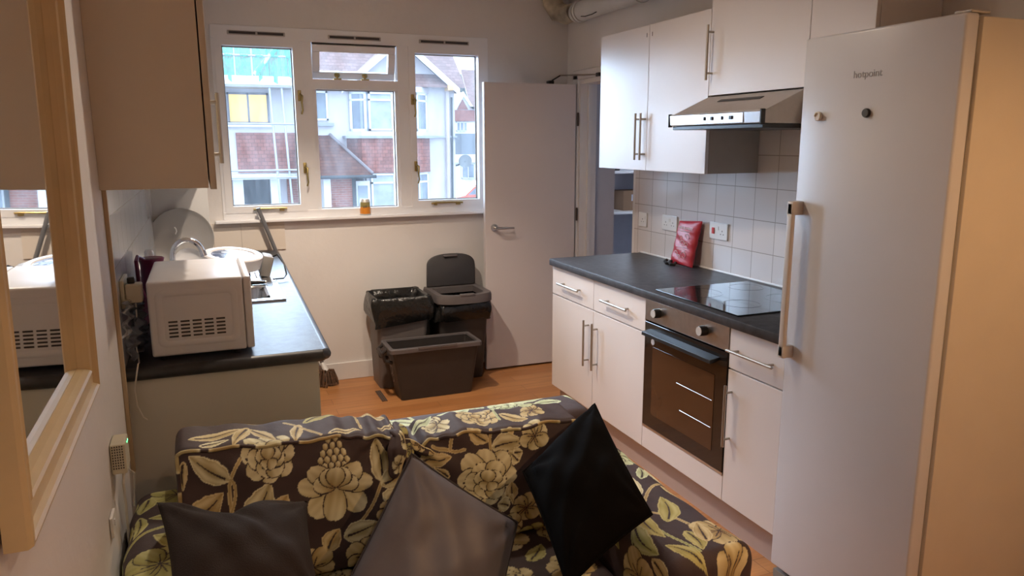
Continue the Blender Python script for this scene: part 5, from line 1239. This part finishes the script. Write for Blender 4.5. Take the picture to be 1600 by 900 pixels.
# porch roof (hipped) and porch
b = MB(); rz = [(.45, YF+.0, 1.80), (1.60, YF, 1.80)]; 
v_ = [b.bm.verts.new(p) for p in ((.45, YF, 1.80), (1.58, YF, 1.80), (2.80, YF, .56), (2.72, YF-1.1, .52), (.45, YF-1.1, .52))]
b.bm.faces.new((v_[0], v_[1], v_[3], v_[4])); b.bm.faces.new((v_[1], v_[2], v_[3])); b.bm.faces.new((v_[0], v_[4], v_[3], v_[2], v_[1])); b.fin('porch_roof', PORCH, hs)
b = MB(); b.tube([(1.58, YF-.02, 1.84), (2.76, YF-1.1, .57)], .05, 8); b.fin('hip_tiles', mat('grey_hip_tiles', (.24, .2, .21), .8), hs, True)
b = MB(); b.tube([(.40, YF-1.15, .47), (2.85, YF-1.15, .47)], .055, 10); b.fin('gutter', DARK, hs, True)
MB().box(1.18, 1.40, YF-.9, YF, -2.4, .42).fin('porch_post', HWHITE, hs); MB().box(1.40, 2.12, YF-.75, YF, -2.4, .42).fin('brick_front', BRICKW, hs); MB().box(2.12, 2.24, YF-.8, YF, -2.4, .42).fin('dark_post', DARK, hs)
d_ = MB().box(2.26, 2.74, YF-.6, YF-.5, -2.4, .30).fin('front_door', HWHITE, hs); MB().box(2.34, 2.66, YF-.62, YF-.6, -.9, .15).fin('door_glass', HGLASS, d_)
b = MB(); b.tube([(5.66, YF-.12, 3.34), (5.62, YF-.12, -2.4)], .07, 10); b.fin('downpipe', mat('pinkish_pipe', (.55, .47, .46), .6), hs, True)
b = MB(); b.tube([(5.82, YF-.10, 3.1), (5.78, YF-.10, -2.4)], .04, 8); b.fin('downpipe', DARK, hs, True)
MB().box(5.56, 5.76, YF-.55, YF-.1, 3.30, 3.5, .03).fin('hopper', mat('orange_finial', (.7, .45, .25), .6), hs)
ch = MB(); ch.box(5.35, 5.75, YF+3.2, YF+3.7, 4.5, 6.2); ch.fin('chimney', BRICKW, hs)
# scaffold with green netting
sc_ = thing('scaffolding', 'grey tube scaffold with boards and green netting in front of the pale house', 'scaffolding', (-.6, 21.2, -2.5))
TUBE = mat('galvanised_tube', (.50, .52, .56), .4, .6)
YS = 21.0
for x, z1 in ((-2.3, 4.6), (-.38, 4.7), (-.02, 4.7), (.30, 4.7)):
    MB().tube([(x+.25, YS, -2.5), (x, YS, z1)], .035, 8).fin('standard_tube', TUBE, sc_, True)
for z in (4.15, 3.25, 2.14, .72, .50): MB().tube([(-3.2, YS-.06, z), (.55, YS-.06, z)], .033, 8).fin('ledger_tube', TUBE, sc_, True)
MB().box(-3.2, .50, YS-.1, YS+.85, 3.24, 3.30).fin('platform_boards', mat('scaffold_boards', (.42, .40, .38), .8), sc_)
MB().box(-3.2, .50, YS-.12, YS-.06, 3.30, 3.56).fin('toe_board', HWHITE, sc_)
for x in (-1.3, -.8, .2): MB().tube([(x, YS-.05, 3.3), (x, YS-.05, 4.6)], .03, 8).fin('guard_post', TUBE, sc_, True)
MB().tube([(-.75, YS-.02, 3.6), (.1, YS-.02, 4.6)], .07, 8).fin('bundled_sheet', mat('pale_sheet', (.55, .70, .68), .6), sc_, True)
NET = glass_mat('green_netting', .32, (.62, .95, .86)); 
for nd in NET.node_tree.nodes:
    if nd.bl_idname == 'ShaderNodeBsdfTranslucent': nd.inputs[0].default_value = (.15, .8, .62, 1)
b = MB(); P = []
for i in range(40):
    x = -3.1+3.55*i/39; P.append([(x, YS-.09+.05*math.sin(i*1.3), 3.45+.12*math.sin(i*.9)*(1 if j == 0 else 0)+1.15*j/8) for j in range(9)])
b.grid(P); b.fin('green_netting', NET, sc_, True)
# farther houses, trees, cars on the right
h2 = thing('distant_house', 'small gabled white and red house far down the street', 'house', (19.5, 60, -2.5))
b = MB(); b.poly([(18.2, 60, -2.5), (26, 60, -2.5), (26, 60, 4.8), (19.9, 60, 4.7), (19.0, 60, 5.8), (18.2, 60, 4.7)], (0, 6, 0)); b.fin('walls', HWHITE, h2)
b = MB(); b.poly([(18.0, 59.6, 4.4), (19.0, 59.6, 5.85), (20.0, 59.6, 4.4), (19.75, 59.6, 4.4), (19.0, 59.6, 5.45), (18.25, 59.6, 4.4)], (0, .3, 0)); b.fin('bargeboard', HWHITE, h2)
MB().box(18.2, 20.6, 59.8, 60.1, 3.35, 4.3).fin('hung_tiles', BRICK, h2)
b = MB(); b.poly([(18.5, 59.9, 4.35), (19.0, 59.9, 5.2), (19.5, 59.9, 4.35)], (0, .2, 0)); b.fin('gable_tiles', BRICK, h2)
b = MB(); b.poly([(19.6, 59.6, 4.4), (26.5, 59.6, 4.4), (26.5, 63, 7.8), (19.9, 63, 7.8)], (0, 0, .2)); b.fin('roof', ROOF, h2)
hwin(18.4, 19.4, 2.5, 3.3, 59.95, h2, 3); MB().box(18.2, 22, 59.7, 60.1, -.2, .5).fin('fascia_band', HWHITE, h2)
MB().box(18.2, 24, 59.75, 60.05, .5, 2.3).fin('dark_ground_floor', mat('slate_cladding', (.20, .22, .25), .8), h2); hwin(18.8, 20.0, -1.6, -.3, 59.9, h2, 2)
def foliage(cx, cy, cz, rx, ry, rz, n, seed, m, parent):
    rn = random.Random(seed); b = MB()
    for k in range(n):
        a = rn.random()*2*PI; e_ = math.asin(rn.uniform(-.3, 1)); r = rn.uniform(.55, 1)
        b.ball((cx+rx*r*math.cos(a)*math.cos(e_), cy+ry*r*math.sin(a)*math.cos(e_), cz+rz*r*math.sin(e_)), rn.uniform(.14, .26)*(rx+rz)/2, (1, 1, .8), 2)
    for v in b.bm.verts: v.co += V((rn.uniform(-1, 1), rn.uniform(-1, 1), rn.uniform(-1, 1)))*.05*rx
    return b.fin('foliage', m, parent)
GREENM = mat('winter_foliage', (.13, .14, .12), .9, noise=.4, nscale=1)
for i, (x, y, h_, r_, lab) in enumerate(((25.8, 84, 9.0, 3.8, 'tall dark tree rising behind the small gabled house down the street'),)):
    t = thing('street_tree', lab, 'tree', (x, y, -2.5)); foliage(x, y, h_-r_*.6-1.0, r_, r_, r_*.9, 60, i, GREENM, t)
    b = MB(); b.tube([(x, y, -2.5), (x+.2, y, h_*.4)], [.35, .2], 8); b.fin('trunk', mat('bark', (.12, .10, .09), .9), t, True)
def car(x, y, col, label):
    t = thing('parked_car', label, 'car', (x, y, -2.5), 'cars parked down the street'); s_ = lambda pts: [(x+p, y, -2.5+q) for p, q in pts]
    b = MB(); b.poly([(p[0], y-.85, p[2]) for p in s_([(-2.0, .3), (-2.05, .75), (-1.3, .92), (-.7, 1.42), (.9, 1.45), (1.6, .98), (2.05, .85), (2.1, .35)])], (0, 1.7, 0), .05); b.fin('car_body', mat('car_paint_'+label.split()[0], col, .25), t, True, 50)
    b = MB(); b.poly([(p[0], y-.86, p[2]) for p in s_([(-1.12, .95), (-.62, 1.36), (.82, 1.38), (1.35, 1.0)])], (0, 1.72, 0)); b.fin('side_glass', HGLASS, t)
    for wx in (-1.3, 1.35):
        for wy in (-.86, .70): MB().lathe([(0, 0), (.2, 0), (.31, .01), (.32, .08), (.32, .16), (0, .16)], (x+wx, y+wy, -2.18), (0, 1, 0), 24).fin('wheel', M_BLACKM, t, True)
car(13.4, 40, (.75, .10, .05), 'red car parked down the street, low in the right-hand pane')
car(16.0, 46, (.6, .6, .63), 'white car parked beyond the red one')
dsh = thing('satellite_dish', 'grey satellite dish on the wall at the right of the pale house', 'satellite dish', (6.35, YF+.6, .7))
MB().lathe([(0, 0), (.12, .012), (.23, .055), (.24, .06), (.12, .024), (0, .01)], (6.4, YF+.2, .88), V((-.5, -1, .3)).normalized(), 28).fin('dish', mat('dish_grey', (.18, .19, .2), .6), dsh, True)
b = MB(); b.tube([(6.4, YF+.2, .88), (6.2, YF+.45, .75), (5.961, YF+.5, .7)], .03, 8); b.fin('bracket', DARK, dsh, True)

# ------------------------------------------------------------------ ceiling spotlights (fitting + its light), the last an added fill
for k, ((x, y, z), e, ang) in enumerate(LAMPS):
    t = thing('ceiling_spotlight', ('round ceiling spotlight near the window', 'round ceiling spotlight above the sofa', 'round ceiling spotlight behind the fridge', 'added fill spotlight at the back of the room on the mirror side')[k], 'spotlight', (x, y, ZC-.03), 'ceiling spotlights')
    MB().lathe([(.038, .0), (.045, -.010), (.055, -.012), (.060, -.004), (.058, .0)], (x, y, ZC), n=32).fin('fitting_ring', M_STEEL, t, True)
    MB().lathe([(0, -.003), (.036, -.003), (.036, 0), (0, 0)], (x, y, ZC), n=24).fin('lamp_lens', mat('glowing_lens', (1, .8, .6), .4, emis=WARM, estr=3), t, True)
    l = lamp('ceiling_spot_light', 'SPOT', (x, y, ZC-.03), e, WARM_FAR if k == 2 else WARM, target=(x, y-.0, 0), spot_size=ang, spot_blend=.6, shadow_soft_size=.035)
